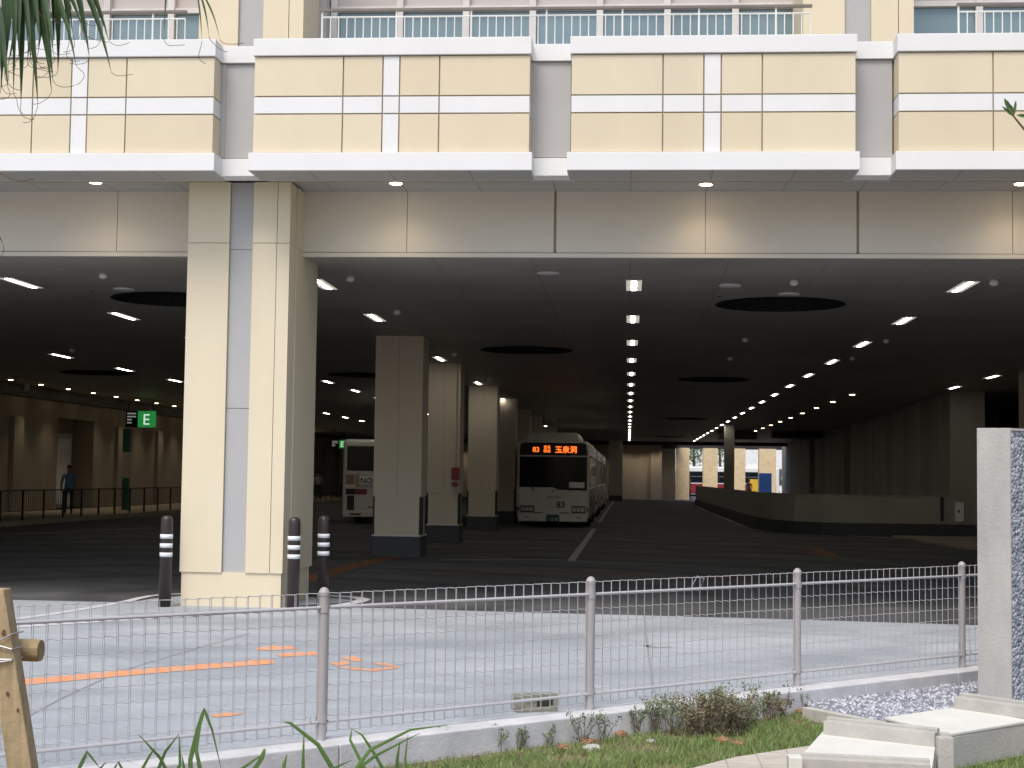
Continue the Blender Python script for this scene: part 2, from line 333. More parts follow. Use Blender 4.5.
# ------------------------------------------------------------------ mesh fence
fence = empty('mesh_fence', (fl(0)[0], fl(0)[1], .15)); tag(fence, 'grey welded wire mesh fence with round posts on a concrete kerb', 'fence')
def rel(p): return (p[0]-fl(0)[0], p[1]-fl(0)[1], p[2]-.15)
ZT = .86
post = MB(); r = .029
post.lathe([(r, 0), (r, ZT-.02), (r*1.12, ZT-.02), (r*1.12, ZT), (r*.8, ZT+.018), (r*.3, ZT+.028)], n=16)
for zz in (.12, ZT-.1): post.lathe([(r*1.16, zz-.02), (r*1.16, zz+.02)], n=16)
pobj = None
for k in range(-1, 5):
    q = rel((*fl(k*FS), .15))
    if pobj is None: pobj = post.build('post', X['postp'], fence, smooth=False); oo = pobj
    else: oo = pobj.copy(); COL.objects.link(oo); oo.parent = fence
    oo.location = q
for k in range(-1, 4):
    a = k*FS+.035; b = (k+1)*FS-.035
    tr = MB(); 
    for zz in (ZT-.09, .105):
        MB().tube([rel((*fl(a, -.012), .15+zz)), rel((*fl(b, -.012), .15+zz))], .0100, 8).build('rail', X['wire'], fence)
    for tt in (a+.06, b-.06): MB().tube([rel((*fl(tt, -.02), .15+.095)), rel((*fl(tt, -.02), .15+.145))], .006, 5).build('rail_clip', X['wire'], fence)
    w = MB(); n = 26; st = (b-a)/n; r = .0020
    for i in range(n+1):
        for d_ in (-.0085, .0085):
            t = a+i*st+d_; oy = .010 if d_ > 0 else -.004
            t = min(max(t, a), b)
            w.tube([rel((*fl(t, oy), .15+.035)), rel((*fl(t, oy), .15+ZT-.012)), rel((*fl(t, oy-.02), .15+ZT-.003))], r, 4, caps=False)
    for j in range(10):
        zz = .045+j*.0895 if j < 9 else ZT-.008
        pts = []
        for i in range(n+1):
            for d_ in (-.0085, .0085):
                t = min(max(a+i*st+d_, a), b); sg = .0035 if d_ > 0 else -.0035
                pts.append(rel((*fl(t, .010 if d_ > 0 else -.004), .15+zz+sg*(1 if j < 9 else .4)+.0015*math.sin(i*1.7+j))))
        w.tube(pts, r*1.2, 4, caps=False)
    w.build('wire_mesh', X['wire'], fence)
# loose tie wire on the mesh
m = MB(); c = Q(700, 580, 11.35)
m.tube([c+Vector((-.06, 0, -.05)), c+Vector((-.02, -.02, .03)), c+Vector((.03, -.02, .01)), c+Vector((0, 0, -.06))], .003, 5)
o = m.build('tie_wire', X['wire'], fence); o.location = (-fl(0)[0], -fl(0)[1], -.15)

# ------------------------------------------------------------------ hollow block lying on the kerb
m = MB()
bl = G(512, 716, .15); bx = .29; bd = .10; bh = .115; wl = .028
m.box(0, bx, 0, bd, 0, .03); m.box(0, bx, 0, bd, bh-.03, bh); m.box(0, wl*1.2, 0, bd, .03, bh-.03); m.box(bx-wl, bx, 0, bd, .03, bh-.03)
m.box(.11, .15, .02, bd, .03, bh-.03); m.box(.03, bx-.02, bd-.02, bd-.002, .03, bh-.03)
m.box(.028, .12, .012, .09, .028, .075)
o = m.build('concrete_block', X['block'], bevel=.004); o.location = (bl.x+.02, bl.y+.13, .151); o.rotation_euler.z = math.atan2(FD.y, FD.x)-.35
tag(o, 'small mossy hollow concrete block lying on the kerb behind the mesh', 'block')

# ------------------------------------------------------------------ lawn, soil, gravel, pavers, concrete troughs
gl = [xy(G(810, 702, .09)), fl(FS*2-.15, -.2), fl(FS*3+3, -.2), (9, 14), (5.5, 10.6), xy(G(1024, 700, .09)), xy(G(955, 708, .09)), xy(G(884, 717, .09))]
m = MB(); m.prism(gl, -.05, .06); o = m.build('gravel_bed', X['gravel']); o['kind'] = 'structure'
# loose chips on the bed
m = MB()
def inpoly(x, y, P):
    c = False; n = len(P)
    for i in range(n):
        a, b = P[i], P[(i+1) % n]
        if (a[1] > y) != (b[1] > y) and x < (b[0]-a[0])*(y-a[1])/(b[1]-a[1])+a[0]: c = not c
    return c
for _ in range(9000):
    x = random.uniform(1., 3.6); y = random.uniform(10.2, 13.8)
    if not inpoly(x, y, gl): continue
    s = random.uniform(.008, .019); a = random.uniform(0, 6.28); c, sn = math.cos(a)*s, math.sin(a)*s; zz = .06
    m.add([(x+c, y+sn, zz), (x-sn, y+c, zz), (x-c*.8, y-sn*.8, zz), (x+sn*1.1, y-c, zz), (x+random.uniform(-.4, .4)*s, y+random.uniform(-.4, .4)*s, zz+s*.9)], [(0, 1, 4), (1, 2, 4), (2, 3, 4), (3, 0, 4)], random.randint(0, 2))
tag(m.build('gravel_chips', [mat('chip_a', (.20, .21, .24), .8), mat('chip_b', (.38, .39, .42), .8), mat('chip_c', (.56, .57, .60), .8)]), kind='stuff', label='loose blue grey gravel chips', cat='gravel')
m = MB(); a, b = G(806, 703, .1), G(884, 718, .1); m.obox(a, (b-a).xy, (b-a).length,   .075, -.05, .072)
tag(m.build('edging_strip', X['edging'], bevel=.006), 'narrow concrete edging strip between the grass and the gravel', 'edging')
# paver path bottom
pv = [xy(G(676, 772, .02)), xy(G(735, 757, .02)), xy(G(780, 750, .02)), xy(G(822, 744, .02)), xy(G(830, 790, .02)), xy(G(640, 790, .02))]
m = MB(); m.prism(pv, -.05, .02); m.build('paver_path', X['paver'])['kind'] = 'structure'
# trough A (near) and slab B (behind right)
def qprism(m, pts, z0, z1, mi=0): m.prism([xy(p) for p in pts], z0, z1, mi)
zA, zR = .22, .30
tA = empty('concrete_trough', (G(870, 745, 0).x, G(870, 745, 0).y, 0)); tag(tA, 'low pale concrete trough with raised rims and corner post beside the grass', 'planter')
LA = tA.location.copy()
def bA(mb, name, mt, bev=.006): o = mb.build(name, mt, tA, bevel=bev, local=LA); o.location = (0, 0, 0); return o
m = MB(); qprism(m, [G(823, 731, zA), G(936, 743, zA), G(931, 775, zA), G(795, 762, zA)], 0, zA); bA(m, 'slab', X['slabw'], .004)
a0, a1 = G(824, 720.5, zR), G(944, 733.5, zR); d = (a1-a0).normalized()
m = MB(); m.obox(a0+Vector((d.y, -d.x, 0))*-.03, d.xy, (a1-a0).length-.05, .085, 0, zR)
m.obox(a0+Vector((d.y, -d.x, 0))*-.055, d.xy, (a1-a0).length-.05, .04, zR-.01, zR+.018)
bA(m, 'rim', X['railc'])
b0, b1 = G(790, 756, zR), G(930, 763, zR); d2 = (b1-b0).normalized()
m = MB(); m.obox(b0, d2.xy, (b1-b0).length, .075, 0, zR); m.obox(b0+Vector((d2.y, -d2.x, 0))*-.02, d2.xy, (b1-b0).length, .03, zR-.01, zR+.018); bA(m, 'rim', X['railc'])
c0 = G(942, 734, zR+.02); m = MB(); m.box(c0.x-.045, c0.x+.04, c0.y-.12, c0.y-.055, 0, zR+.02); m.box(c0.x-.02, c0.x+.035, c0.y-.055, c0.y-.01, 0, zR+.035); bA(m, 'corner_post', X['railc'])
c0 = G(797, 757, zR); m = MB(); m.box(c0.x-.05, c0.x+.02, c0.y-.08, c0.y+.02, 0, zR+.012); bA(m, 'corner_post', X['slabw'])
tB = empty('concrete_slab_bench', (G(985, 745, 0).x, G(985, 745, 0).y, 0)); tag(tB, 'low weathered concrete slab with a raised back rim at the foot of the pillar', 'bench')
LB = tB.location.copy()
def bB(mb, name, mt): o = mb.build(name, mt, tB, bevel=.006, local=LB); o.location = (0, 0, 0); return o
e = G(1024, 722, zA); e0 = G(948, 734.5, zA); ed = (e-e0).normalized(); far = G(955, 708, zA); fdv = (G(1024, 722.5, zA)-far)
m = MB(); qprism(m, [G(886, 717.6, zA), far, G(1026, 721, zA), e0], .005, zA-.018)
bB(m, 'slab_side', X['railc'])
m = MB(); qprism(m, [G(884, 717.6, zA), far+Vector((0, .01, 0)), G(1030, 720.6, zA), e0], zA-.017, zA+.003); bB(m, 'slab', X['slabw'])
k0 = G(958, 696, zR); k1 = G(1030, 706, zR); dk = (k1-k0).normalized()
m = MB(); m.obox(k0, dk.xy, 1.6, .1, 0, zR); m.obox(k0+Vector((-dk.y, dk.x, 0))*.035, dk.xy, 1.6, .05, zR-.01, zR+.02); bB(m, 'rim', X['railc'])

# lawn blades
m = MB(); lawn_n = 0
def blade(mb, x, y, z, h, w, mi=0, lean=.5):
    a = random.uniform(0, 6.28); dx, dy = math.cos(a)*w, math.sin(a)*w; lx, ly = random.gauss(0, lean)*h, random.gauss(0, lean)*h
    mb.add([(x-dx, y-dy, z), (x+dx, y+dy, z), (x+lx, y+ly, z+h)], [(0, 1, 2)], mi)
for _ in range(420):       # dry leaf litter along the kerb
    t = random.uniform(-.9, 4.4); off = -.2-abs(random.gauss(0, .22)); x, y = fl(t, off); sz = random.uniform(.006, .016); a = random.uniform(0, 6.28)
    if inpoly(x, y, gl): continue
    m.add([(x-math.cos(a)*sz, y-math.sin(a)*sz, .0), (x+math.sin(a)*sz*.5, y-math.cos(a)*sz*.5, .006), (x+math.cos(a)*sz, y+math.sin(a)*sz, random.uniform(0, .012)), (x-math.sin(a)*sz*.5, y+math.cos(a)*sz*.5, .004)], [(0, 1, 2, 3)], 1)
pvA = [xy(G(823, 731, 0)), xy(G(936, 743, 0)), xy(G(960, 800, 0)), xy(G(780, 800, 0))]
n_bl = 0
patches = [(random.uniform(-1.6, 1.6), random.uniform(8.6, 11.4), random.uniform(.07, .28)) for _ in range(34)]
while n_bl < 52000:
    t = random.uniform(-.9, 4.4); off = -.24-abs(random.uniform(0, 1.9)); x, y = fl(t, off)
    if y < 8.7 or x > 2.9 or x < -1.9: continue
    if inpoly(x, y, pv) or inpoly(x, y, gl): n_bl += .2; continue
    bare = any((x-a)**2+(y-b)**2 < (c*random.uniform(.4, 1.1))**2 for a, b, c in patches) or (off > -.42 and random.random() < .8)
    if bare and random.random() < .85: n_bl += 1; continue
    blade(m, x, y, -.012, random.uniform(.025, .06), random.uniform(.0018, .004), 0 if random.random() < .8 else 1); n_bl += 1
for _ in range(7000):      # corner in front of the slab bench
    p = G(random.uniform(950, 1080), random.uniform(745, 800), 0)
    blade(m, p.x, p.y, -.012, random.uniform(.03, .07), random.uniform(.002, .004), 0 if random.random() < .85 else 1)
tag(m.build('lawn_grass', [X['grassm'], X['weedd']]), kind='stuff', label='short green lawn grass with bare patches in front of the kerb', cat='grass')
# clods
clods = [(564, 749, .05, 'soilrock'), (587, 743, .055, 'soilrock'), (592, 750, .06, 'railc'), (474, 752, .04, 'soilrock'), (651, 742, .03, 'railc'), (722, 742, .06, 'soilrock'), (738, 745, .045, 'soilrock'), (620, 735, .05, 'soilrock'), (782, 712, .045, 'soilrock'), (800, 712, .04, 'soilrock')]
cl_lab = ['red clay clod left of the pale stone on the lawn', 'red clay clod right behind the pale stone near the second post', 'pale crumbly stone on the lawn below the second post', 'small red clay clod on the far left of the lawn', 'small pale stone in the middle of the grass', 'red clay clod in front of the brown bush', 'red clay clod near the paver path', 'red clay clod beside the kerb right of the second post', 'red clay clod under the third post', 'red clay clod at the gravel edge']
for (px, py, s, mt), lb in zip(clods, cl_lab):
    p = G(px, py, 0); bm = bmesh.new(); s = s*.8; bmesh.ops.create_icosphere(bm, subdivisions=3, radius=s)
    for v in bm.verts: v.co *= 1+.35*(random.random()-.5); v.co.z *= .55; v.co.x *= 1.2
    me = bpy.data.meshes.new('clod'); bm.to_mesh(me); bm.free(); me.materials.append(X[mt])
    o = bpy.data.objects.new('soil_clod' if mt == 'soilrock' else 'stone', me); COL.objects.link(o); o.location = (p.x, p.y, s*.2); tag(o, lb, 'clod' if mt == 'soilrock' else 'stone', 'clods and stones on the lawn')

# weeds
def weed(h, ns, nl, dry):
    st, lf = MB(), MB()
    for _ in range(ns):
        a = random.uniform(0, 6.28); sp = random.uniform(.1, .55)*h; b = Vector((random.uniform(-.02, .02)*h*6, random.uniform(-.01, .01), 0))
        tip = b+Vector((math.cos(a)*sp, math.sin(a)*sp*.7, h*random.uniform(.6, 1))); mid = (b+tip)/2+Vector((random.uniform(-.1, .1)*h, 0, .05*h))
        st.tube([b, mid, tip], [.0028, .002, .0012], 4)
        for _ in range(nl):
            q = mid.lerp(tip, random.random()**.6*1.12) if random.random() < .8 else b.lerp(mid, random.random()); q = q+Vector([random.gauss(0, .055*h) for _ in range(3)])
            d = Vector([random.gauss(0, 1) for _ in range(3)]).normalized()*random.uniform(.008, .016); e2 = d.cross(Vector([random.gauss(0, 1) for _ in range(3)])).normalized()*random.uniform(.004, .0065)
            lf.add([q-d, q+e2, q+d, q-e2], [(0, 1, 2, 3)])
    return st, lf
weeds = [(345, 757, .13, 6, 16, 0), (382, 756, .15, 7, 16, 0), (440, 753, .16, 8, 18, 0), (467, 752, .12, 6, 14, 0), (492, 750, .17, 8, 18, 0), (521, 748, .15, 8, 16, 0), (549, 745, .14, 5, 14, 0), (580, 743, .21, 8, 22, 0), (603, 740, .18, 7, 18, 0),
         (636, 734, .2, 9, 24, 0), (655, 732, .24, 10, 26, 0), (672, 734, .26, 12, 28, 0), (690, 730, .24, 12, 28, 1), (706, 735, .26, 16, 34, 1), (722, 736, .28, 18, 34, 1), (738, 735, .22, 14, 30, 1), (712, 724, .28, 16, 30, 0), (752, 726, .2, 12, 28, 0), (770, 722, .2, 12, 26, 1), (783, 716, .16, 10, 28, 1), (798, 711, .17, 10, 24, 0), (752, 711, .22, 7, 18, 0), (786, 707, .2, 7, 16, 0)]
weeds += [(697, 738, .2, 16, 40, 1), (715, 731, .3, 20, 44, 0), (730, 730, .27, 18, 40, 1), (745, 732, .2, 14, 34, 0), (664, 727, .24, 12, 30, 0), (762, 716, .19, 12, 30, 0)]
wl_where = ['under the first fence post, left of it', 'just right of the first fence post', 'behind the strap leaves', 'sparse, left of the hollow block', 'below the left end of the hollow block', 'below the hollow block', 'below the right end of the hollow block', 'tall and forked, at the second fence post', 'open and thin, right of the second fence post',
            'leafy, a step right of the second fence post', 'leafy and taller, left of the brown bush', 'dense, left edge of the brown bush', 'brownish, in the left of the bush', 'brown twiggy, front left of the bush', 'brown twiggy, tallest in the middle of the bush', 'brown twiggy, right front of the bush', 'greenish, at the back of the bush against the kerb', 'green, right of the brown bush', 'brown, between the bush and the third post', 'dark brown, in front of the third post', 'green, right of the third post by the gravel', 'thin tall, against the kerb left of the third post', 'thin tall, at the foot of the third post', 'low and brown at the front edge of the bush', 'full green, in the heart of the brown bush', 'rust-brown, right of the heart of the bush', 'green, on the right flank of the brown bush', 'green, against the kerb left of the brown bush', 'green, against the kerb between bush and third post']
for (px, py, h, ns, nl, dry), wh in zip(weeds, wl_where):
    p = G(px, py, 0); st, lf = weed(h, ns, nl, dry); r_ = empty('weed', (p.x, p.y, -.01)); tag(r_, 'weed '+wh, 'weed', 'weeds along the kerb')
    st.build('stem', X['stem'], r_); lf.build('leaf', X['weedd'] if dry else X['weedl'], r_)
# strap-leaved plants bottom left
def strap_leaf(mb, base, pts, w):
    ps = [Vector(base)]+[Vector(p) for p in pts]; 
    sm = []
    for i in range(len(ps)-1):
        for k in range(4):
            t = k/4; sm.append(ps[i].lerp(ps[i+1], t))
    sm.append(ps[-1]); n = len(sm); vs = []
    for i, p in enumerate(sm):
        t = (sm[min(i+1, n-1)]-sm[max(i-1, 0)]).normalized(); sd = t.cross(Vector((.1, 1, .05))).normalized(); f = 1-(i/(n-1))**2.2*.9; nn = sd.cross(t)
        vs += [p-sd*w*f/2+nn*w*.15*f, p, p+sd*w*f/2+nn*w*.15*f]
    fs = []
    for i in range(n-1):
        for j in range(2): a = i*3+j; fs.append((a, a+1, a+4, a+3))
    mb.add(vs, fs)
plants = [
 (7.0, 'with a sharply folded leaf, at the far left of the strap-leaved plants', (105, 930), [[(78, 770), (87, 752), (100, 768)], [(90, 800), (97, 772), (106, 762)], [(140, 800), (118, 762), (108, 780)]]),
 (7.0, 'with crossing bent leaves, second from the left', (165, 930), [[(180, 800), (160, 758), (138, 734)], [(150, 790), (165, 752), (179, 734)], [(130, 790), (150, 755), (155, 748)], [(160, 800), (180, 765), (179, 735)], [(185, 800), (184, 770), (182, 755)]]),
 (6.6, 'with a tall leaf folded like an upturned V', (200, 950), [[(190, 760), (198, 728), (204, 709), (212, 730), (221, 768)], [(206, 800), (196, 750), (203, 710)], [(240, 790), (262, 758), (265, 749), (250, 775)], [(225, 800), (240, 770), (266, 752)]]),
 (6.8, 'with one upright broad leaf and a long arching blade', (310, 940), [[(303, 800), (303, 760), (304, 731)], [(345, 790), (318, 745), (290, 723), (283, 722)], [(282, 800), (284, 765), (287, 754)], [(300, 800), (330, 770), (352, 760)]]),
 (6.7, 'with long leaves arching right over the kerb', (395, 940), [[(370, 780), (350, 740), (352, 728)], [(400, 800), (375, 755), (362, 735), (352, 729)], [(340, 790), (370, 750), (410, 730), (448, 725)], [(398, 800), (397, 760), (400, 741)], [(410, 790), (405, 760), (408, 735)], [(330, 790), (375, 756), (420, 733)]]),
]
for (Y, lb, base, lvs) in plants:
    b = Q(base[0], base[1], Y); b.z = -.01; r_ = empty('strap_leaf_plant', b); tag(r_, 'green plant '+lb, 'plant', 'strap-leaved plants at the foot of the fence')
    for i, lv in enumerate(lvs):
        mb = MB(); dy = random.uniform(-.1, .1); mid0 = Q(*lv[0], Y+dy); bb = Vector((b.x+random.uniform(-.05, .05), b.y, -.01))
        strap_leaf(mb, bb-b, [(Q(p[0], p[1], Y+dy))-b for p in lv], random.uniform(.017, .026)); mb.build('leaf', X['strap'], r_, smooth=True)
    for i in range(5):
        mb = MB(); a = random.uniform(0, 6.28); h = random.uniform(.2, .4); strap_leaf(mb, (0, 0, 0), [(math.cos(a)*.06, math.sin(a)*.05, h*.7), (math.cos(a)*.16, math.sin(a)*.1, h), (math.cos(a)*.3, math.sin(a)*.15, h*.8)], .015); mb.build('leaf', X['strap'], r_, smooth=True)

# ------------------------------------------------------------------ pillar wall right
pa = G(978, 698, .09); pb = G(1011.5, 700, .09)
ev = (pb-pa).normalized(); wd = Vector((-ev.y, ev.x, 0))
if wd.x < 0: wd = -wd
ptop = Q(978, 428, pa.y).z
t_ = (pb-pa).length
pr = empty('garden_wall', (pa.x, pa.y, .0)); tag(pr, 'pale concrete wall end with a pebbled side face at the right edge', 'wall')
FW = Vector((.80, .60, 0)).normalized()
m = MB(); p1 = pa; p2 = pb; m.prism([xy(p1), xy(p2), xy(p2+FW*.012), xy(p1+FW*.012)], 0, ptop); o = m.build('end_pier', X['pillar'], pr, bevel=.003, local=pr.location.copy()); o.location = (0, 0, 0)
q1, q2 = p1+FW*.013+ev*.003, p2+FW*.013-ev*.003
m = MB(); m.prism([xy(q1), xy(q2), xy(q2+FW*5), xy(q1+FW*5)], 0, ptop-.02); o = m.build('pebbled_face', X['pebble'], pr, local=pr.location.copy()); o.location = (0, 0, 0)
m = MB(); m.prism([xy(q1-ev*.01), xy(q2+ev*.01), xy(q2+ev*.01+FW*5), xy(q1-ev*.01+FW*5)], ptop-.018, ptop-.001); o = m.build('coping', X['pillar'], pr, local=pr.location.copy()); o.location = (0, 0, 0)

# ------------------------------------------------------------------ bollards
bo = empty('bollard', (0, 0, 0)); R = .078
m = MB(); m.lathe([(R, 0), (R, 1.06), (R*.97, 1.10), (R*.85, 1.13), (R*.55, 1.15), (R*.1, 1.155)], n=24); m.build('post', X['bollard'], bo, smooth=True)
for zz in (.99-.13, .99-.255+.01, .99-.37+.01): MB().lathe([(R+.002, zz), (R+.0025, zz+.055)], n=24).build('reflective_band', X['band'], bo, smooth=True)
for i, (x, y, z, lb) in enumerate([(-5.83, 19.35, .005, 'dark brown bollard with three white bands left of the cream column'), (-4.205, 19.42, .005, 'dark brown bollard with three white bands standing against the right front of the cream column'), (-4.01, 20.35, .005, 'dark brown banded bollard behind the first fence post, farther back than the others')]):
    o = bo if i == 0 else copy_tree(bo); o.location = (x, y, z); tag(o, lb, 'bollard', 'bollards around the facade column')

# ------------------------------------------------------------------ terminal building
B = empty('terminal_building', (0, 20, 0)); tag(B, 'cream and white multi-storey bus terminal with open dark ground floor', 'building')
B.location = (0, 0, 0)
zt, zb = 7.105, 5.44; yf = 18.7; yr = 19.05
cz = [(6.39, 6.875, 'cream'), (6.17, 6.372, 'white'), (5.68, 6.152, 'cream')]
MATS = [X['cream'], X['white'], X['joint'], X['grey'], X['cream2']]
cx0 = .98; per = 3.945; hw = 1.735
for k in range(-8, 7):
    cx = cx0+k*per; m = MB()
    m.box(cx-hw+.05, cx+hw-.05, yf+.06, yr+.5, zb+.02, zt-.02, 2)
    xs = [-hw+.025, -hw+1.13, -.605, -.11, .11, .605, hw-1.13, hw-.025]
    xs = [-hw+.02, -.615, -.11, .11, .605, hw-.02]
    xs = [-1.715, -.6, -.105, .105, .6, 1.715]
    for i in range(5):
        a, b = cx+xs[i]+(.009 if i else 0), cx+xs[i+1]-(.009 if i < 4 else 0)
        for z0, z1, c in cz:
            mi = 1 if (c == 'white' or i == 2) else random.choice((0, 0, 4))
            m.box(a, b, yf+.03, yr+.2, z0, z1, mi)
    m.build('parapet', MATS, B)
    MB().box(cx-hw, cx+hw, yf, yr+.3, zt-.215, zt).build('parapet_band', X['white'], B, bevel=.008); MB().box(cx-hw-.025, cx+hw+.025, yf-.03, yr+.3, zb, zb+.225).build('parapet_band', X['white'], B, bevel=.008); MB().box(cx-hw-.01, cx+hw+.01, yf-.015, yr+.24, zb-.006, zb-.001).build('parapet_underside', X['soffit'], B)
    # recess on the right of this parapet
    g0, g1 = cx+hw, cx+per-hw; m = MB(); m.box(g0+.0, g1, yr+.02, yr+.25, 5.68, 6.88, 0)
    m.build('recess_panel', X['grey'], B)
    m = MB(); m.box(g0-.03, g0+.045, yr+.005, yr+.25, 5.68, 6.88, 0); m.build('recess_trim', X['grey'], B)
    for za, zc in ((zt-.215, zt-.001), (zb+.001, zb+.224)): MB().box(g0-.02, g1+.02, yr-.02, yr+.29, za, zc).build('recess_band', X['white'], B, bevel=.006)
# soffit, beam
m = MB(); m.box(-32, 26, yr+.245, 20.42, 5.485, 5.6); m.build('soffit', X['soffit'], B)
yb = 20.3
m = MB(); m.box(-32, 26, yb+.03, yb+.6, 4.68, 5.483, 1)
for k in range(-8, 7):
    a = cx0-per/2+k*per
    for j in range(2):
        m.box(a+j*per/2+(.018 if j == 0 else .004), a+(j+1)*per/2-(.018 if j else .004), yb, yb+.06, 4.665, 5.483, 0)
m.build('beam', [X['fascia'], X['joint']], B)
m = MB(); m.box(-32, 26, yb-.02, yb+.05, 4.60, 4.655); m.build('beam_edge', X['fascia'], B)
# ceiling with round openings
ZC = 4.62; HR = 1.04
holes = [(2.48, 25.8), (-2.35, 35.4), (2.46, 45.3), (2.74, 74.8), (-7.64, 25.5), (-15.67, 44.6), (-7.7, 44.6), (2.8, 107), (-15.6, 26)]
xsL = sorted(set([-19.2, 16.2]+[h[0]+s*1.1 for h in holes for s in (-1, 1)])); ysL = sorted(set([22.2, 121]+[h[1]+s*1.1 for h in holes for s in (-1, 1)]))
m = MB()
def cell_in_hole(x, y): return any(abs(x-h[0]) < 1.1 and abs(y-h[1]) < 1.1 for h in holes)
for i in range(len(xsL)-1):
    for j in range(len(ysL)-1):
        if cell_in_hole((xsL[i]+xsL[i+1])/2, (ysL[j]+ysL[j+1])/2): continue
        m.add([(xsL[i], ysL[j], ZC), (xsL[i], ysL[j+1], ZC), (xsL[i+1], ysL[j+1], ZC), (xsL[i+1], ysL[j], ZC)], [(0, 1, 2, 3)])
for hx, hy in holes:
    n = 48; out = []; inn = []
    for k in range(n):
        a = 2*math.pi*(k+.5)/n+math.pi/4*0; c, s = math.cos(a), math.sin(a); q = 1.1/max(abs(c), abs(s)); out.append((hx+c*q, hy+s*q, ZC)); inn.append((hx+c*HR, hy+s*HR, ZC))
    # exact corners
    for k in range(n):
        a = out[k]
        for sx in (-1, 1):
            for sy in (-1, 1):
                if (a[0]-hx-sx*1.1)**2+(a[1]-hy-sy*1.1)**2 < .006: out[k] = (hx+sx*1.1, hy+sy*1.1, ZC)
    m.add(out+inn, [(k, n+k, n+(k+1) % n, (k+1) % n) for k in range(n)])
m.add([(-24, 121.5, ZC), (-24, 131.5, ZC), (4.2, 131.5, ZC), (4.2, 121.5, ZC)], [(0, 1, 2, 3)])
m.build('ceiling', X['ceil'], B)
for hx, hy in holes:
    m = MB(); n = 40
    ring = lambda r, z: [(hx+math.cos(2*math.pi*k/n)*r, hy+math.sin(2*math.pi*k/n)*r, z) for k in range(n)]
    vs = ring(HR+.03, ZC-.015)+ring(HR-.02, ZC-.02)+ring(HR-.02, ZC+.32)
    fs = [(i*n+k, i*n+(k+1) % n, (i+1)*n+(k+1) % n, (i+1)*n+k) for i in range(2) for k in range(n)]+[tuple(2*n+k for k in range(n))]
    m.add(vs, fs); m.tube([(hx-.3, hy-1, ZC+.2), (hx-.3, hy+1, ZC+.2)], .03, 6); m.tube([(hx+.4, hy-.9, ZC+.24), (hx+.4, hy+.9, ZC+.24)], .025, 6); m.build('ceiling_opening', X['void'], B)
m = MB(); m.box(-32, 26, yb+.052, 22.2, 4.605, 4.675); m.build('ceiling_edge', X['ceil'], B)
m = MB(); m.box(-32, 26, 22.205, 22.235, 4.608, 4.63); m.build('ceiling_joint', X['soffit'], B)
m = MB(); m.box(-19.2, 16.2, 120.9, 121.5, 4.35, 5.2); m.box(-19.2, 16.2, 132.2, 132.7, 4.3, 5.3); m.build('end_beam', X['darkmetal'], B)
# walkway ceiling on the left (raised) and its edge
m = MB(); m.box(-24, -19.2, 22.2, 128, 5.0, 5.1); m.box(-19.22, -19.1, 22.2, 121, 4.6, 5.0); m.build('walkway_ceiling', X['ceil'], B)
# upper mass: unseen roof and walls block sky, shortened so sun reaches the piers
m = MB(); m.box(-32, 26, 22.0, 108, 12.5, 13); m.box(-32, 26, 22.3, 22.5, 5.2, 12.5); m.box(25.8, 26, 22.5, 122, -0.01, 12.5); m.box(-32, -31.8, 22.5, 122, -0.01, 12.5); m.box(-32, 26, 107.6, 107.8, 4.7, 12.5); m.box(-32, 26, 107.8, 121.5, 4.75, 4.95); m.box(-24, 4.2, 121.9, 133, 4.8, 5.1); m.build('upper_mass', X['wallsec'], B)
m = MB(); m.box(16.2, 25.8, 22.25, 121.5, 4.62, 4.8); m.build('side_ceiling', X['ceil'], B)
# facade column
def facade_column(x, full=True):
    c = empty('column', (x, 19.5, 0)); c.parent = B
    m = MB(); w = .665
    m.box(-w+.02, w-.02, .02, 1.75, 0, .44); m.build('column_base', X['cream'], c)
    m = MB(); m.box(-w+.03, w-.03, .07, 1.72, .445, 5.46, 1)
    for z0, z1 in ((.44, 4.66), (4.667, 5.455)):
        m.box(-w, -.125, 0, .3, z0, z1); m.box(.185, .495, 0, .3, z0, z1); m.box(.503, w, .0, .3, z0, z1)
        m.box(w-.06, w+.0, .31, .36, z0, z1, 0); m.box(w-.12, w+.012, .40, 1.78, z0, z1, 0); m.box(-w-.012, -w+.1, .31, 1.78, z0, z1, 0)
    m.build('cladding', [X['cream'], X['joint']], c)
    m = MB(); m.box(-.12, .18, .045, .2, .44, 2.53); m.box(-.12, .18, .045, .2, 2.537, 4.58); m.box(-.12, .18, .045, .2, 4.587, 5.455); m.build('grey_inlay', X['grey'], c)
    return c
for x in (-5.03, -12.95+.0, -20.8, 14.7): facade_column(x)
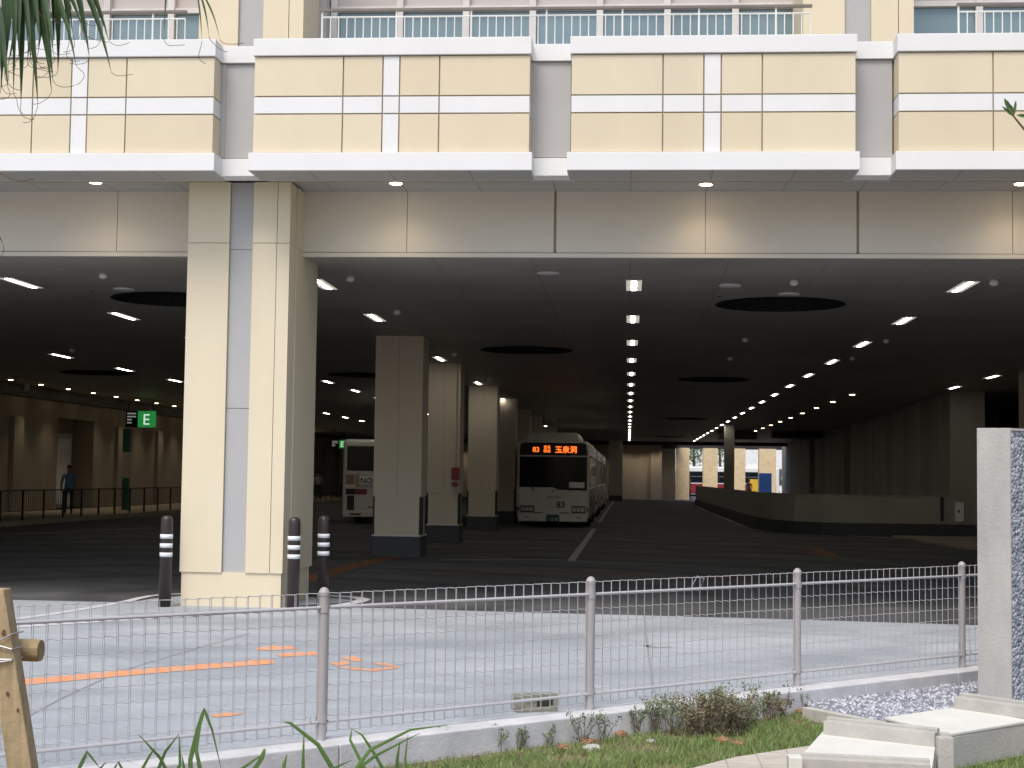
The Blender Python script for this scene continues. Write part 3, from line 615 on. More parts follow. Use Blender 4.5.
# upper floor: pilasters, windows, railing
yu = 20.0
m = MB(); m.box(-32, 26, 19.55, 22.3, 6.70, 6.86); m.build('balcony_floor', X['soffit'], B)
for k in range(-3, 4):
    x = -5.07+k*7.95+(0 if k < 1 else .03)
    m = MB(); m.box(x-.70, x-.17, yu, 21.9, 6.86, 12.4, 0); m.box(x+.17, x+.51, yu, 21.9, 6.86, 12.4, 0); m.box(x+.52, x+.71, yu, 21.9, 6.86, 12.4, 0); m.box(x+.70, x+.82, yu+1.0, 21.9, 6.86, 12.4, 1)  # last box: set-back return, its recess shade put into the grey colour
    m.box(x-.168, x+.168, yu+.05, 21.8, 6.86, 12.4, 1); m.build('pilaster', [X['cream'], X['grey']], B)
    # bay to the right
    a, b = x+.88, x+.88+6.545; n = 7; st = (b-a)/n; yw = 21.3
    wn = empty('window_band', (0, 0, 0)); wn.parent = B
    m = MB()
    for i in range(n+1): m.box(a+i*st-.045, a+i*st+.045, yw-.08, yw+.06, 6.86, 12.4)
    for zz in (8.22, 10.6): m.box(a, b, yw-.05, yw+.05, zz, zz+.07)
    m.build('window_frame', X['frame'], wn)
    m = MB(); m.box(a, b, yw+.02, yw+.04, 6.86, 8.22); m.build('pane', X['glassw'], wn)
    m = MB(); m.box(a, b, yw+.015, yw+.04, 8.29, 10.6); m.box(a, b, yw+.03, yw+.05, 10.67, 12.4); m.build('louvre_panel', X['blind'], wn)
    rl = empty('balcony_railing', (0, 0, 0)); rl.parent = B
    ry = 19.25; m = MB(); m.box(a+.22, b-.12, ry-.03, ry+.03, 7.605, 7.635); m.build('handrail', X['hand'], rl)
    m = MB(); m.tube([(a+.24, ry, 7.53), (b-.14, ry, 7.53)], .011, 6)
    nb = int((b-a-.38)/.105)
    for i in range(nb+1): xx = a+.24+i*(b-a-.38)/nb; m.tube([(xx, ry, 6.95), (xx, ry, 7.53 if i % 9 else 7.61)], .008 if i % 9 else .014, 5)
    m.build('balusters', X['balu'], rl)
    # blue screens behind the railing
for (xa, xb, za, lb) in [(-1.25, -.50, 7.16, 'low blue board behind the railing above the grey recess'), (.30, .95, 7.22, 'low blue board behind the railing above the right parapet')]:
    tag(MB().box(xa, xb, 20.6, 20.64, 6.865, za+.05).build('blue_board', mat('blue_board_paint', (.05, .16, .36), .5)), lb, 'board')
for (px, wdt) in [(315, .25), (383, .3), (437, .2), (480, .35), (608, .4), (160, .3)]:
    p = Q(px, 40, 19.9); st, lf = MB(), MB()
    for _ in range(16):
        tip = Vector((random.gauss(0, wdt*.5), random.uniform(-.1, .1), random.uniform(.06, .26))); st.tube([(0, 0, -.1), tip*.6+Vector((0, 0, .02)), tip], .004, 4)
        for _ in range(5):
            q = tip+Vector([random.gauss(0, .03) for _ in range(3)]); d = Vector([random.gauss(0, .015) for _ in range(3)]); e2 = Vector([random.gauss(0, .006) for _ in range(3)]); lf.add([q-d, q+e2, q+d, q-e2], [(0, 1, 2, 3)])
    r_ = empty('balcony_plant', (p.x, 19.75, 7.0)); tag(r_, {315: 'small plant left of the first balcony window', 383: 'small leafy plant behind the railing over the cross-shaped white trim', 437: 'tiny plant behind the railing right of the white cross trim', 480: 'small spiky plant behind the railing near the recess', 608: 'wide twiggy plant behind the railing right of the recess', 160: 'small dark plant behind the railing near the palm fronds'}[px], 'plant', 'plants on the balcony')
    st.build('stem', X['stem'], r_); lf.build('leaf', X['greyleaf'], r_)
    MB().box(-.25, .25, -.1, .1, -.14, -.03).build('planter_box', X['frame'], r_)

# inner columns on the left of the bus lane
def inner_column(x0, x1, y0, dep, rich):
    c = empty('column', ((x0+x1)/2, y0, 0)); c.parent = B; w = (x1-x0)/2
    m = MB(); m.box(-w, w, 0, dep, 1.27, 4.62); m.box(-w+.035, w-.035, .01, dep-.01, .47, 1.27); m.build('shaft', X['column'], c)
    m = MB(); m.box(-w-.01, w+.01, -.03, dep+.02, 0, .44); m.build('plinth', X['plinth'], c, bevel=.015)
    m = MB(); m.box(-w-.01, w+.01, -.032, dep+.022, .44, .468); m.build('plinth_trim', X['kerb'], c)
    for sx in (-1, 1): MB().box(sx*(w-.01)-.03, sx*(w-.01)+.03, .12, .32, .47, 1.25).build('corner_guard', X['black'], c)
    m = MB(); m.box(-.004, .004, -.004, .01, 1.3, 4.6); m.build('panel_joint', X['joint'], c)
    if rich:
        for sx in (1,):
            m = MB(); m.tube([(sx*(w-.1), -.05, 1.1), (sx*(w-.1), -.05, 4.6)], .025, 6); m.build('conduit', X['column'], c)
            MB().box(sx*(w-.09)-.1, sx*(w-.09)+.1, -.16, -.01, 1.62, 1.93).build('fire_alarm_box', X['red'], c, bevel=.01); MB().box(sx*(w-.11)-.07, sx*(w-.11)+.07, -.12, -.01, 1.44, 1.55).build('fire_bell_box', X['red'], c, bevel=.01)
    return c
for i, (a, b, y) in enumerate([(-5.30, -4.30, 32.1), (-5.16, -4.33, 39.7), (-5.12, -4.2, 49.4), (-5.12, -4.2, 57.6), (-5.12, -4.2, 66), (-5.12, -4.2, 74.4), (-5.12, -4.2, 90), (-1.45, -.45, 117), (-12.8, -11.9, 110)]):
    inner_column(a, b, y, .95, i == 1)
c = empty('column', (5.35, 83, 0)); c.parent = B; MB().box(-.26, .26, 0, .5, 0, 4.62).build('shaft', X['lowwall'], c)
c = empty('column', (10.6, 40, 0)); c.parent = B; MB().box(-.55, .55, 0, .9, 0, 4.62).build('shaft', X['column'], c)
# left inner wall with door recess
m = MB(); xw = -23.3
for (a, b) in [(24, 61.9), (66.2, 128)]: m.box(xw-.4, xw, a, b, .15, 4.55)
m.box(xw-.4, xw, 61.9, 66.2, 3.9, 4.55); m.box(xw-1.1, xw-.9, 61, 67.2, .15, 4.55); m.box(xw-.9, xw-.4, 66.2, 66.4, .15, 4.55)
for yy in range(27, 128, 6): 
    if not 60 < yy < 68: m.box(xw-.0, xw+.16, yy, yy+.9, .15, 3.75)
m.build('inner_wall', X['innerwall'], B)
m = MB(); m.box(xw-.45, xw+.1, 24, 128, 4.56, 5.0); m.build('wall_head', X['darkmetal'], B)
d_ = empty('door', (0, 0, 0)); d_.parent = B
m = MB(); m.box(xw-.89, xw-.83, 62.0, 65.8, .15, 3.3); m.build('door_frame', X['frame'], d_)
m = MB(); m.box(xw-.82, xw-.79, 62.2, 63.7, .3, 3.1); m.box(xw-.82, xw-.79, 63.9, 65.6, .3, 3.1); m.build('door_glass', X['palebld'], d_)
# far wall
m = MB(); m.box(-24, 2.8, 131, 131.4, 0, 5.2); m.box(2.8, 4.0, 133, 133.4, 0, 5.2); m.box(1.9, 2.8, 130.6, 131, 0, 4.0); m.build('end_wall', X['innerwall'], B)
for (a, b) in [(4.0, 5.1), (6.25, 7.45), (8.65, 9.75), (10.9, 12.3)]:
    MB().box(a, b, 130.8, 132, 0, 4.35).build('colonnade_pier', X['tan'], B)
# right side tall wall and low wall
tw = [(10.2, 50.6), (10.55, 58), (11.0, 68), (11.5, 82), (11.8, 100), (12.3, 126)]
m = MB()
for i in range(len(tw)-1):
    a, b = tw[i], tw[i+1]; m.prism([a, b, (b[0]+.4, b[1]), (a[0]+.4, a[1])], 0, 4.62)
    if i > 2: m.prism([(a[0]-.3, a[1]), (a[0]-.3+.02, a[1]+.9), (a[0]+.05, a[1]+.9), (a[0]+.05, a[1])], 0, 4.6)
m.prism([(10.2, 50.2), (11.28, 50.2), (11.28, 50.6), (10.2, 50.6)], 0, 4.62)
m.build('side_wall', X['rightwall'], B)
m = MB(); m.box(15.9, 16.2, 24, 68, 0, 4.7); m.box(15.9, 16.2, 73, 122, 0, 4.7); m.box(15.9, 16.2, 68, 73, 0, .8); m.build('outer_wall', X['rightwall'], B)
path = [(4.5, 104), (4.5, 90), (4.5, 75), (4.5, 60), (4.58, 56), (4.85, 53), (5.4, 51.1), (6.2, 50.2), (6.7, 49.95), (10.2, 49.95), (11.3, 49.95)]
lw = empty('low_barrier_wall', (7, 50, 0)); tag(lw, 'long low concrete barrier wall curving away beside the right lane', 'wall'); lw.location = (0, 0, 0)
def thick(path, w0, w1):
    L_, R_ = [], []
    ps = [Vector((p[0], p[1], 0)) for p in path]
    for i, p in enumerate(ps):
        t = (ps[min(i+1, len(ps)-1)]-ps[max(i-1, 0)]).normalized(); n = Vector((t.y, -t.x, 0)); L_.append(p+n*w0); R_.append(p+n*w1)
    return L_, R_
for nm, w0, w1, z0, z1, mt in [('wall_face', 0, -.22, .4, 1.26, 'lowwall'), ('dark_kerb', .06, -.22, 0, .4, 'plinth'), ('coping', .02, -.24, 1.262, 1.29, 'lowwall')]:
    L_, R_ = thick(path, w0, w1); m = MB()
    for i in range(len(path)-1): m.prism([xy(L_[i]), xy(L_[i+1]), xy(R_[i+1]), xy(R_[i])], z0, z1)
    m.build(nm, X[mt], lw)
cb = empty('control_box', (0, 0, 0)); tag(cb, 'white wall-mounted control box on the low wall at the right', 'box'); p = Q(959.5, 512, 49.85)
cb.location = (p.x, 49.82, p.z-.3)
MB().box(-.13, .13, 0, .12, -.0, .6).build('case', X['white'], cb, bevel=.01); MB().box(-.06, .0, -.012, 0, .28, .36).build('lock', X['black'], cb)
m = MB(); p = Q(942, 512, 49.85); m.box(p.x-.04, p.x+.04, 49.8, 49.87, .85-.35, 1.25); tag(m.build('black_downpipe', X['black']), 'black vertical strip on the low wall left of the control box', 'pipe')

# ------------------------------------------------------------------ ceiling lights
lt = empty('ceiling_light'); 
m = MB(); m.box(-.125, .125, -.65, .65, -.008, .0); m.build('housing', X['frame'], lt)
for sa in (-.115, .045): MB().box(sa, sa+.07, -.62, .62, -.011, -.0085).build('reflector', X['lampR'], lt)
m = MB(); m.box(-.036, .036, -.56, .56, -.014, -.0085); m.build('lamp_tube', X['lampE'], lt)
rows = [(-14.35, range(3, 17), 'row beyond the left lanes'), (-9.45, range(0, 18), 'row left of the cream column'), (-4.7, [0, 1, 3, 5, 7, 9, 11, 13, 15], 'row over the inner columns'), (.06, range(0, 20), 'central row above the lane'), (4.93, range(0, 20), 'long row right of centre'), (9.9, [4, 5], 'short pair on the right')]
first = True
for x, ks, nm in rows:
    for i, k in enumerate(ks):
        o = lt if first else copy_tree(lt); first = False
        o.location = (x, 23.35+4.95*k, 4.619); tag(o, 'lit ceiling lamp, %s from the entrance in the %s' % (ORD[i], nm), 'ceiling light', 'strip lamps in the '+nm)
dl = empty('downlight'); MB().lathe([(.105, -.012), (.105, 0)], n=16).build('trim_ring', X['frame'], dl); MB().lathe([(.085, -.02), (.085, -.012)], n=16).build('lamp', X['down'], dl)
first = True
for i in range(20):
    o = dl if first else copy_tree(dl); first = False; y = 46.5+i*2.92+8.3
    o.location = (-22.45, y, 5.0); tag(o, 'small round downlight over the left walkway, %s from the left' % ORD[i], 'downlight', 'downlights over the left walkway')
    if i < 14:
        l = bpy.data.lights.new('walk_spot', 'SPOT'); l.energy = 36; l.color = (1, .84, .62); l.spot_size = rad(100); l.spot_blend = .7; l.shadow_soft_size = .08
        lo = bpy.data.objects.new('walk_spot', l); COL.objects.link(lo); lo.parent = o; lo.location = (0, 0, -.04); lo.rotation_euler = (0, rad(-14), 0)
for i in range(9):
    o = copy_tree(dl)
    for ch in list(o.children):
        if ch.type == 'LIGHT': bpy.data.objects.remove(ch)
    o.location = (7.45, 52.5+i*4.95, 4.62); tag(o, 'small round downlight right of the long lamp row, %s from the front' % ORD[i], 'downlight', 'downlights right of the long lamp row')
for i, x in enumerate((-14, -9, -.2, 1.4, 3.0)):
    o = copy_tree(dl); o.location = (x, 129.3, 4.62); tag(o, 'tiny downlight before the far end wall, %s from the left' % ORD[i], 'downlight', 'downlights before the far end wall')
    for ch in o.children:
        if ch.type == 'LIGHT': ch.rotation_euler = (rad(20), 0, 0); ch.data = ch.data.copy(); ch.data.energy = 90
o = copy_tree(dl); o.location = (10.5+.2, 58.5, 4.62)
for ch in list(o.children):
    if ch.type == 'LIGHT': bpy.data.objects.remove(ch)
tag(o, 'small round downlight by itself above the pebbled wall', 'downlight')
sdl = ['under the leftmost parapet', 'over the beam just right of the cream column', 'over the middle of the beam', 'at the right edge of the beam']
for (px, py), lb in zip([(93, 180), (396, 182.5), (706, 183.5), (1021, 183)], sdl):
    p = G(px, py, 5.485); o = copy_tree(dl)
    for ch in list(o.children):
        if ch.type == 'LIGHT': bpy.data.objects.remove(ch)
    o.location = (p.x, max(19.6, min(p.y, 19.92)), 5.484); o.scale = (.9, .9, 1); tag(o, 'warm round soffit downlight '+lb, 'downlight', 'soffit downlights')
    l = bpy.data.lights.new('soffit_spot', 'SPOT'); l.energy = 17; l.color = (1, .76, .5); l.spot_size = rad(136); l.spot_blend = 1.; l.shadow_soft_size = .06
    lo = bpy.data.objects.new('soffit_spot', l); COL.objects.link(lo); lo.parent = o; lo.location = (0, 0, -.05); lo.rotation_euler = (rad(4), 0, 0)
# round ceiling speakers and sensors
sp_first = None
for (px, py, lb) in [(103, 281, 'near the left end of the ceiling'), (350, 284, 'just right of the cream column'), (397, 317, 'right of the second lamp over the inner columns'), (794, 288, 'above the large round opening'), (994, 288, 'beside the first lamp on the right'), (886, 345, 'beside the third lamp of the long right row'), (852, 362, 'beside the fourth lamp of the long right row'), (745, 344, 'behind the large round opening'), (730, 362, 'left of the long right lamp row'), (72, 354, 'beside the lamps beyond the left lanes'), (454, 358, 'right of the third lamp over the inner columns'), (489, 382, 'right of the fourth lamp over the inner columns')]:
    p = G(px, py, 4.5)
    if sp_first is None:
        m = MB(); m.lathe([(.02, -.0), (.055, .015), (.065, .04), (.06, .06), (.05, .088)], n=14); sp_first = m.build('ceiling_dome', X['white'], smooth=True); o = sp_first
    else: o = sp_first.copy(); COL.objects.link(o)
    o.location = (p.x, p.y, 4.53); tag(o, 'small white ceiling dome '+lb, 'sensor', 'small ceiling domes')
sf = None
for (px, py, lb) in [(124, 290, 'left of the cream column'), (730, 286.5, 'left of the dome and the big opening'), (789, 295, 'on the edge of the big round opening'), (548, 273.5, 'near the front joint of the ceiling')]:
    p = G(px, py, 4.6)
    if sf is None: sf = MB().lathe([(.16, -.02), (.17, 0)], n=18).build('ceiling_grille', X['white']); o = sf
    else: o = sf.copy(); COL.objects.link(o)
    o.location = (p.x, p.y, 4.618); tag(o, 'flat round ceiling grille '+lb, 'vent', 'flat ceiling grilles')

# ------------------------------------------------------------------ guard fence on the left walkway
gf = empty('guard_fence', (-18.9, 46, .15)); tag(gf, 'dark metal guard fence along the left walkway', 'fence')
y0, y1 = 30, 118; m = MB(); m.tube([(0, y0-46, .93), (0, y1-46, .93)], .025, 6); m.build('rail', X['darkmetal'], gf); MB().tube([(0, y0-46, .28), (0, y1-46, .28)], .014, 6).build('rail', X['darkmetal'], gf)
pm = None; yy = 47.4-1.75*9
while yy < y1:
    if pm is None: m = MB(); m.box(-.03, .03, -.03, .03, 0, .95); pm = m.build('post', X['darkmetal'], gf); oo = pm
    else: oo = pm.copy(); COL.objects.link(oo); oo.parent = gf
    oo.location = (0, yy-46, 0); yy += 1.75
m = MB()
yy = y0
while yy < y1: m.tube([(0, yy-46, .28), (0, yy-46, .93)], .006, 4); yy += .175
m.build('bars', X['darkmetal'], gf)

# ------------------------------------------------------------------ signs on the left
def hang_sign(px0, px1, pxe, py0, py1, Y, lb):
    a = Q(px0, py1, Y); b = Q(px1, py0, Y); e = Q(pxe, py0, Y); s = empty('hanging_sign', ((a.x+e.x)/2, Y, a.z)); tag(s, lb, 'sign')
    h = b.z-a.z; w0 = b.x-a.x; w1 = e.x-b.x; cx = s.location.x
    m = MB(); m.box(a.x-cx, b.x-cx-.003, 0, .12, 0, h); m.build('black_panel', X['black'], s)
    m = MB(); m.box(b.x-cx+.003, e.x-cx, 0, .14, 0, h); m.build('green_panel', X['signg'], s)
    text_mesh('letter', 'E', h*.95, X['signw'], s, ((b.x+e.x)/2-cx, -.004, h*.16))
    m = MB()
    for i in range(4): m.box(a.x-cx+.12*w0, a.x-cx+w0*(.85 if i < 2 else .5), -.004, 0, h*(.8-.19*i), h*(.88-.19*i))
    m.build('text_rows', X['signdim'], s)
    for hx_ in (a.x-cx+.1, e.x-cx-.1): MB().tube([(hx_, .06, h), (hx_, .06, 4.62-a.z)], .02, 5).build('hanger', X['darkmetal'], s)
hang_sign(125.5, 138, 155, 411, 427, 60, 'lit green sign with a white letter E beside a black text panel')
hang_sign(331, 339.3, 345.5, 440, 448, 97, 'small distant green E sign left of the left bus')
p = G(124.5, 505, .15); Y = 62; p = Q(124.5, 505, Y); s = empty('bus_stop_pylon', (p.x, Y, .15)); tag(s, 'slim green and grey bus stop pylon under the green E sign', 'sign')
zz = lambda py: Q(124.5, py, Y).z-.15
w = .13
MB().box(-w, w, 0, .2, 0, zz(478)).build('base', X['green'], s); MB().box(-w, w, 0, .2, zz(478)+.002, zz(453)).build('grey_panel', mat('pylon_grey', (.34, .34, .31), .5), s); MB().box(-w-.02, w+.02, 0, .2, zz(452), zz(429)).build('head', X['green'], s)
p = Q(27, 388, 52); s = empty('hanging_camera', (p.x, 52, p.z)); tag(s, 'small pale device hanging from the ceiling at the far left', 'camera')
MB().lathe([(.05, -.1), (.09, -.06), (.09, .12), (.04, .16)], n=12).build('case', X['white'], s); MB().tube([(0, 0, .16), (0, 0, 4.62-p.z)], .02, 6).build('hanger', X['darkmetal'], s)
# thin hanging rods above the bus
rr = None
for i, px in enumerate((532.5, 543.5, 553.5)):
    p = Q(px, 437, 51.5)
    o = MB().tube([(0, 0, 0), (0, 0, 4.62-3.35)], .018, 6).build('hanging_rod', X['lowwall']) if rr is None else rr.copy()
    if rr is None: rr = o
    else: COL.objects.link(o)
    o.location = (p.x, 52.5, 3.35); tag(o, '%s of the thin rods hanging from the ceiling above the 83 bus' % ('leftmost', 'middle one', 'rightmost')[i], 'rod', 'thin rods above the bus')
# box units hanging from the ceiling far right
p = Q(737, 433, 94); m = MB(); m.box(-1.15, 1.15, -.5, .8, -.22, .22); o = m.build('ceiling_unit', X['black'], bevel=.03); o.location = (p.x, 94, 4.38); tag(o, 'black box unit hung under the ceiling by the thin column', 'duct')
m = MB(); m.box(-1.6, 1.3, -.5, .8, -.2, .2); o = m.build('ceiling_unit', X['black'], bevel=.03); o.location = (10.0, 92, 4.40); tag(o, 'black box unit hung under the ceiling next to the side wall', 'duct')

# ------------------------------------------------------------------ buses
def rounded_box(mb_name, x0, x1, y0, y1, z0, z1, rad_, mat_, parent, taper=0):
    bm = bmesh.new(); bmesh.ops.create_cube(bm, size=1)
    for v in bm.verts:
        v.co = Vector((x0+(v.co.x+.5)*(x1-x0), y0+(v.co.y+.5)*(y1-y0), z0+(v.co.z+.5)*(z1-z0)))
        if taper and v.co.z > (z0+z1)/2: v.co.x = (v.co.x-(x0+x1)/2)*(1-taper)+(x0+x1)/2; v.co.y = (v.co.y-(y0+y1)/2)*(1-taper*.3)+(y0+y1)/2
    bmesh.ops.bevel(bm, geom=list(bm.edges), offset=rad_, segments=4, affect='EDGES', profile=.5)
    me = bpy.data.meshes.new(mb_name); bm.to_mesh(me); bm.free(); me.materials.append(mat_)
    o = bpy.data.objects.new(mb_name, me); COL.objects.link(o); o.parent = parent; return o
def bus(loc, rz, label, group, lit=True, stripe=None, text83=True):
    b = empty('city_bus', loc, rz); tag(b, label, 'bus', group)
    W = 1.235; L = 10.4
    # body with wheel arches left as dark wells
    rounded_box('body', -W, W, 0, L, .26, 2.96, .13, X['busw'] if stripe is None else X['white'], b)
    rounded_box('air_conditioner', -.98, .98, .12, 3.2, 2.93, 3.26, .10, X['busw'], b, .14)
    MB().box(-W+.05, W-.05, -.03, .1, .20, .48).build('front_bumper', X['busw'], b, bevel=.02)
    def face(name, poly, y, mt, parent=b, th=.012):   # polygon in x,z standing at y, pushed towards -y
        n = len(poly); a = sum(poly[i][0]*poly[(i+1) % n][1]-poly[(i+1) % n][0]*poly[i][1] for i in range(n))
        if a < 0: poly = poly[::-1]
        vs = [(p[0], y-th, p[1]) for p in poly]+[(p[0], y, p[1]) for p in poly]
        return MB().add(vs, [tuple(range(n)), tuple(range(2*n-1, n-1, -1))]+[(i, n+i, n+(i+1) % n, (i+1) % n) for i in range(n)]).build(name, mt, parent)
    ws = face('windscreen', [(-1.16, 1.37), (.02, 1.37), (.16, 1.29), (1.16, 1.27), (1.16, 2.42), (-1.16, 2.42)], -.002, X['busg'])
    MB().box(-.012, .012, -.018, -.012, 1.35, 2.42).build('centre_bar', X['black'], ws)
    face('sign_box', [(-1.17, 2.47), (1.17, 2.47), (1.13, 2.86), (1.0, 2.90), (-1.0, 2.90), (-1.13, 2.86)], -.002, X['black'])
    if lit:
        t = text_mesh('led_text', '83', .24, X['led'], b, (-.60, -.018, 2.58), bold=.004)
        t = text_mesh('led_text', '玉泉洞', .255, X['led'], b, (.43, -.018, 2.575), bold=.004)
        t = text_mesh('led_text', '百名\n経由', .125, X['led'], b, (-.22, -.018, 2.70), bold=.002)
    if text83:
        text_mesh('route_number', '83', .30, X['black'], b, (.27, -.008, .68), bold=.006)
        text_mesh('company_script', 'Naha Bus', .13, X['darkmetal'], b, (.02, -.008, 1.0), bold=.0)
        m = MB()
        for s in range(40):
            a0 = s/40*6.283; m.box(.27+.24*math.cos(a0)-.004, .27+.24*math.cos(a0)+.004, -.006, -.002, .79+.2*math.sin(a0)-.004, .79+.2*math.sin(a0)+.004)
        m.build('number_ring', X['grey'], b)
        face('emblem', [(-.04, 1.22), (.04, 1.22), (0, 1.29)], -.002, X['darkmetal'])
    for sx in (-1, 1):
        h = MB(); h.box(sx*.88-.24, sx*.88+.24, -.02, -.002, .50, .74); ho = h.build('headlight', X['black'], b, bevel=.004)
        for j in range(3): MB().box(sx*.88-.21+j*.145, sx*.88-.21+j*.145+.125, -.03, -.02, .545, .695).build('lens', X['lens'], ho, bevel=.01)
        MB().box(sx*.9-.09, sx*.9+.09, -.036, -.03, .30, .37).build('fog_lamp', X['lens'], b)
        MB().box(sx*.45-.17-.05, sx*.45+.17-.05, -.014, -.002, .485, .515).build('grille_slot', X['black'], b)
        # wipers
        MB().tube([(sx*.62-.05, -.03, 1.25), (sx*.62-.32+.0, -.03, 1.75)], .02, 5).build('wiper', X['black'], b)
        # mirrors
        mi = MB(); mi.tube([(sx*1.16, .02, 2.62), (sx*1.36, -.12, 2.6), (sx*1.38, -.14, 2.3)], .016, 6); mo = mi.build('mirror_arm', X['grey'], b)
        MB().box(sx*1.38-.07, sx*1.38+.07, -.2, -.13, 1.78, 2.12).build('mirror', X['grey'], mo, bevel=.02)
        # marker lamp amber
        MB().box(sx*1.19-.03, sx*1.19+.03, -.01, .06, .55, .70).build('indicator', X['orangew'], b)
        # side windows and doors
        sxx = sx*(W+.003)
        for (ya, yb) in [(.55, 1.35), (1.6, 2.9), (3.0, 4.3), (4.4, 5.7), (5.8, 7.1), (7.2, 8.5), (8.6, 9.8)]:
            w_ = MB(); w_.box(min(sx*W-.005*sx, sxx+sx*.006), max(sx*W-.005*sx, sxx+sx*.006), ya, yb, 1.42, 2.42); wo = w_.build('side_window', X['busg'], b)
            f_ = MB(); f_.box(min(sxx, sxx+sx*.012), max(sxx, sxx+sx*.012), ya, yb, 2.0, 2.025); f_.build('window_bar', X['grey'], wo)
        q_ = MB(); q_.box(min(sx*W-.004*sx, sx*(W+.001)), max(sx*W-.004*sx, sx*(W+.001)), .4, 9.95, 1.40, 2.5); q_.build('window_surround', X['black'], b)  # black fill between the windows, added to darken the lamp-lit side
        s_ = MB(); s_.box(min(sx*W-.004*sx, sxx), max(sx*W-.004*sx, sxx), .3, 10.1, .36, 1.32); s_.build('side_stripe', X['skirt'] if stripe is None else stripe, b)
        for yc in (2.35, 7.5):
            ar = MB(); n = 20; ar.tube([(sx*(W-.28), yc, .49), (sx*(W+.006), yc, .49)], .56, 24); ar.build('wheel_arch', X['black'], b)
            wt = MB(); wt.tube([(sx*(W-.26), yc, .48), (sx*(W+.012), yc, .48)], .47, 24); w2 = wt.build('wheel', X['tyre'], b)
            MB().tube([(sx*(W-.0), yc, .48), (sx*(W+.022), yc, .48)], .27, 18).build('rim', X['chrome'], w2)
        MB().box(sx*.6-.05, sx*.6+.05, .5, 9.8, .10, .27).build('chassis_rail', X['black'], b)
    face('plate', [(-.225, .21), (.225, .21), (.225, .44), (-.225, .44)], -.032, X['green'])
    text_mesh('plate_number', '・2 18', .12, X['white'], b, (0, -.047, .24))
    face('route_card', [(.55, 1.36), (1.08, 1.36), (1.08, 1.56), (.55, 1.56)], -.014, X['palebld'], b, .004)
    MB().tube([(-.9, .35, 1.6), (-.9, .35, 2.35)], .03, 6).build('pole', X['grey'], b)
    # rear
    yb_ = L
    def rface(name, x0, x1, z0, z1, mt, th=.012, bev=0): return MB().box(x0, x1, yb_-.004, yb_+th, z0, z1).build(name, mt, b, bevel=bev)
    rface('rear_window', -1.08, 1.08, 1.85, 2.72, X['busg'], .01, .003)
    rface('rear_banner', -.78, 1.14, 1.30, 1.66, X['palebld'], .008)
    text_mesh('rear_text', 'NON STEP', .27, X['darkmetal'], b, (-.04, yb_+.012, 1.42), rot=(rad(90), 0, math.pi), bold=.004)
    rface('rear_advert_strip', -.78, .78, 1.26, 1.38, X['grey'], .011)
    rface('rear_lamps', .35, .74, 1.02, 1.22, X['red'], .015); rface('rear_lamps', -.74, -.35, 1.02, 1.22, X['red'], .015); rface('lamp_housing', .745, 1.1, 1.02, 1.22, X['black'], .015); rface('lamp_housing', -1.1, -.745, 1.02, 1.22, X['black'], .015)
    rface('lamp_cluster', .80, 1.05, .32+.15, .98, X['black'], .015); rface('lamp_cluster', -1.05, -.80, .47, .98, X['black'], .015)
    rface('poster', -.65, .12, .75, 1.2, mat('poster_tan', (.22, .14, .11), .6), .009)
    rface('poster', .62, .78, 1.3, 1.75, mat('poster_cream', (.45, .36, .22), .6), .013)
    rface('poster', .80, 1.12, 1.36, 1.72, mat('poster_pink', (.36, .22, .20), .6), .009)
    rface('vent', -.15, .30, .56, .60, X['black'], .006)
    MB().box(-W+.04, W-.04, L-.05, L+.03, .24, .44).build('rear_bumper', X['busw'], b, bevel=.02)
    rface('reflector', .55, .95, .30, .37, X['orangew'], .034)
    return b
bus((-2.57, 53.3, 0), 0, 'cream city bus with lit orange destination sign and number 83 facing the camera', 'buses in the terminal')
bus((-2.57, 67.5, 0), 0, 'dark-looking bus parked directly behind the 83 bus', 'buses in the terminal', lit=False, text83=False)
bus((-2.57, 82, 0), 0, 'farthest bus of the queue behind the 83 bus', 'buses in the terminal', lit=False, text83=False)
bx = Q(341.5, 520, 54).x
bus((bx+1.235, 54+10.4, 0), math.pi, 'white bus seen from the rear with NON STEP lettering left of the inner columns', 'buses in the terminal', lit=False, text83=False)
bus((14.5, 152, 0), rad(90), 'white and red bus passing outside beyond the far colonnade', 'buses in the terminal', lit=False, stripe=X['red'], text83=False)

# ------------------------------------------------------------------ people
def skin_body(name, joints, edges, radii, parent, mats, pick, sub=2):
    me = bpy.data.meshes.new(name); me.from_pydata(joints, edges, []); o = bpy.data.objects.new(name, me); COL.objects.link(o)
    sk = o.modifiers.new('skin', 'SKIN'); 
    if not me.skin_vertices: me.skin_vertices.new() if hasattr(me.skin_vertices, 'new') else None
    bpy.context.view_layer.update()
    for i, r in enumerate(radii): me.skin_vertices[0].data[i].radius = r if isinstance(r, tuple) else (r, r)
    me.skin_vertices[0].data[0].use_root = True
    ss = o.modifiers.new('sub', 'SUBSURF'); ss.levels = sub; ss.render_levels = sub
    bpy.context.view_layer.update()
    nm = bpy.data.meshes.new_from_object(o.evaluated_get(bpy.context.evaluated_depsgraph_get()))
    bpy.data.objects.remove(o); nm.materials.clear()
    for m_ in mats: nm.materials.append(m_)
    for p in nm.polygons: p.material_index = pick(p.center); p.use_smooth = True
    r = bpy.data.objects.new(name, nm); COL.objects.link(r); r.parent = parent; return r
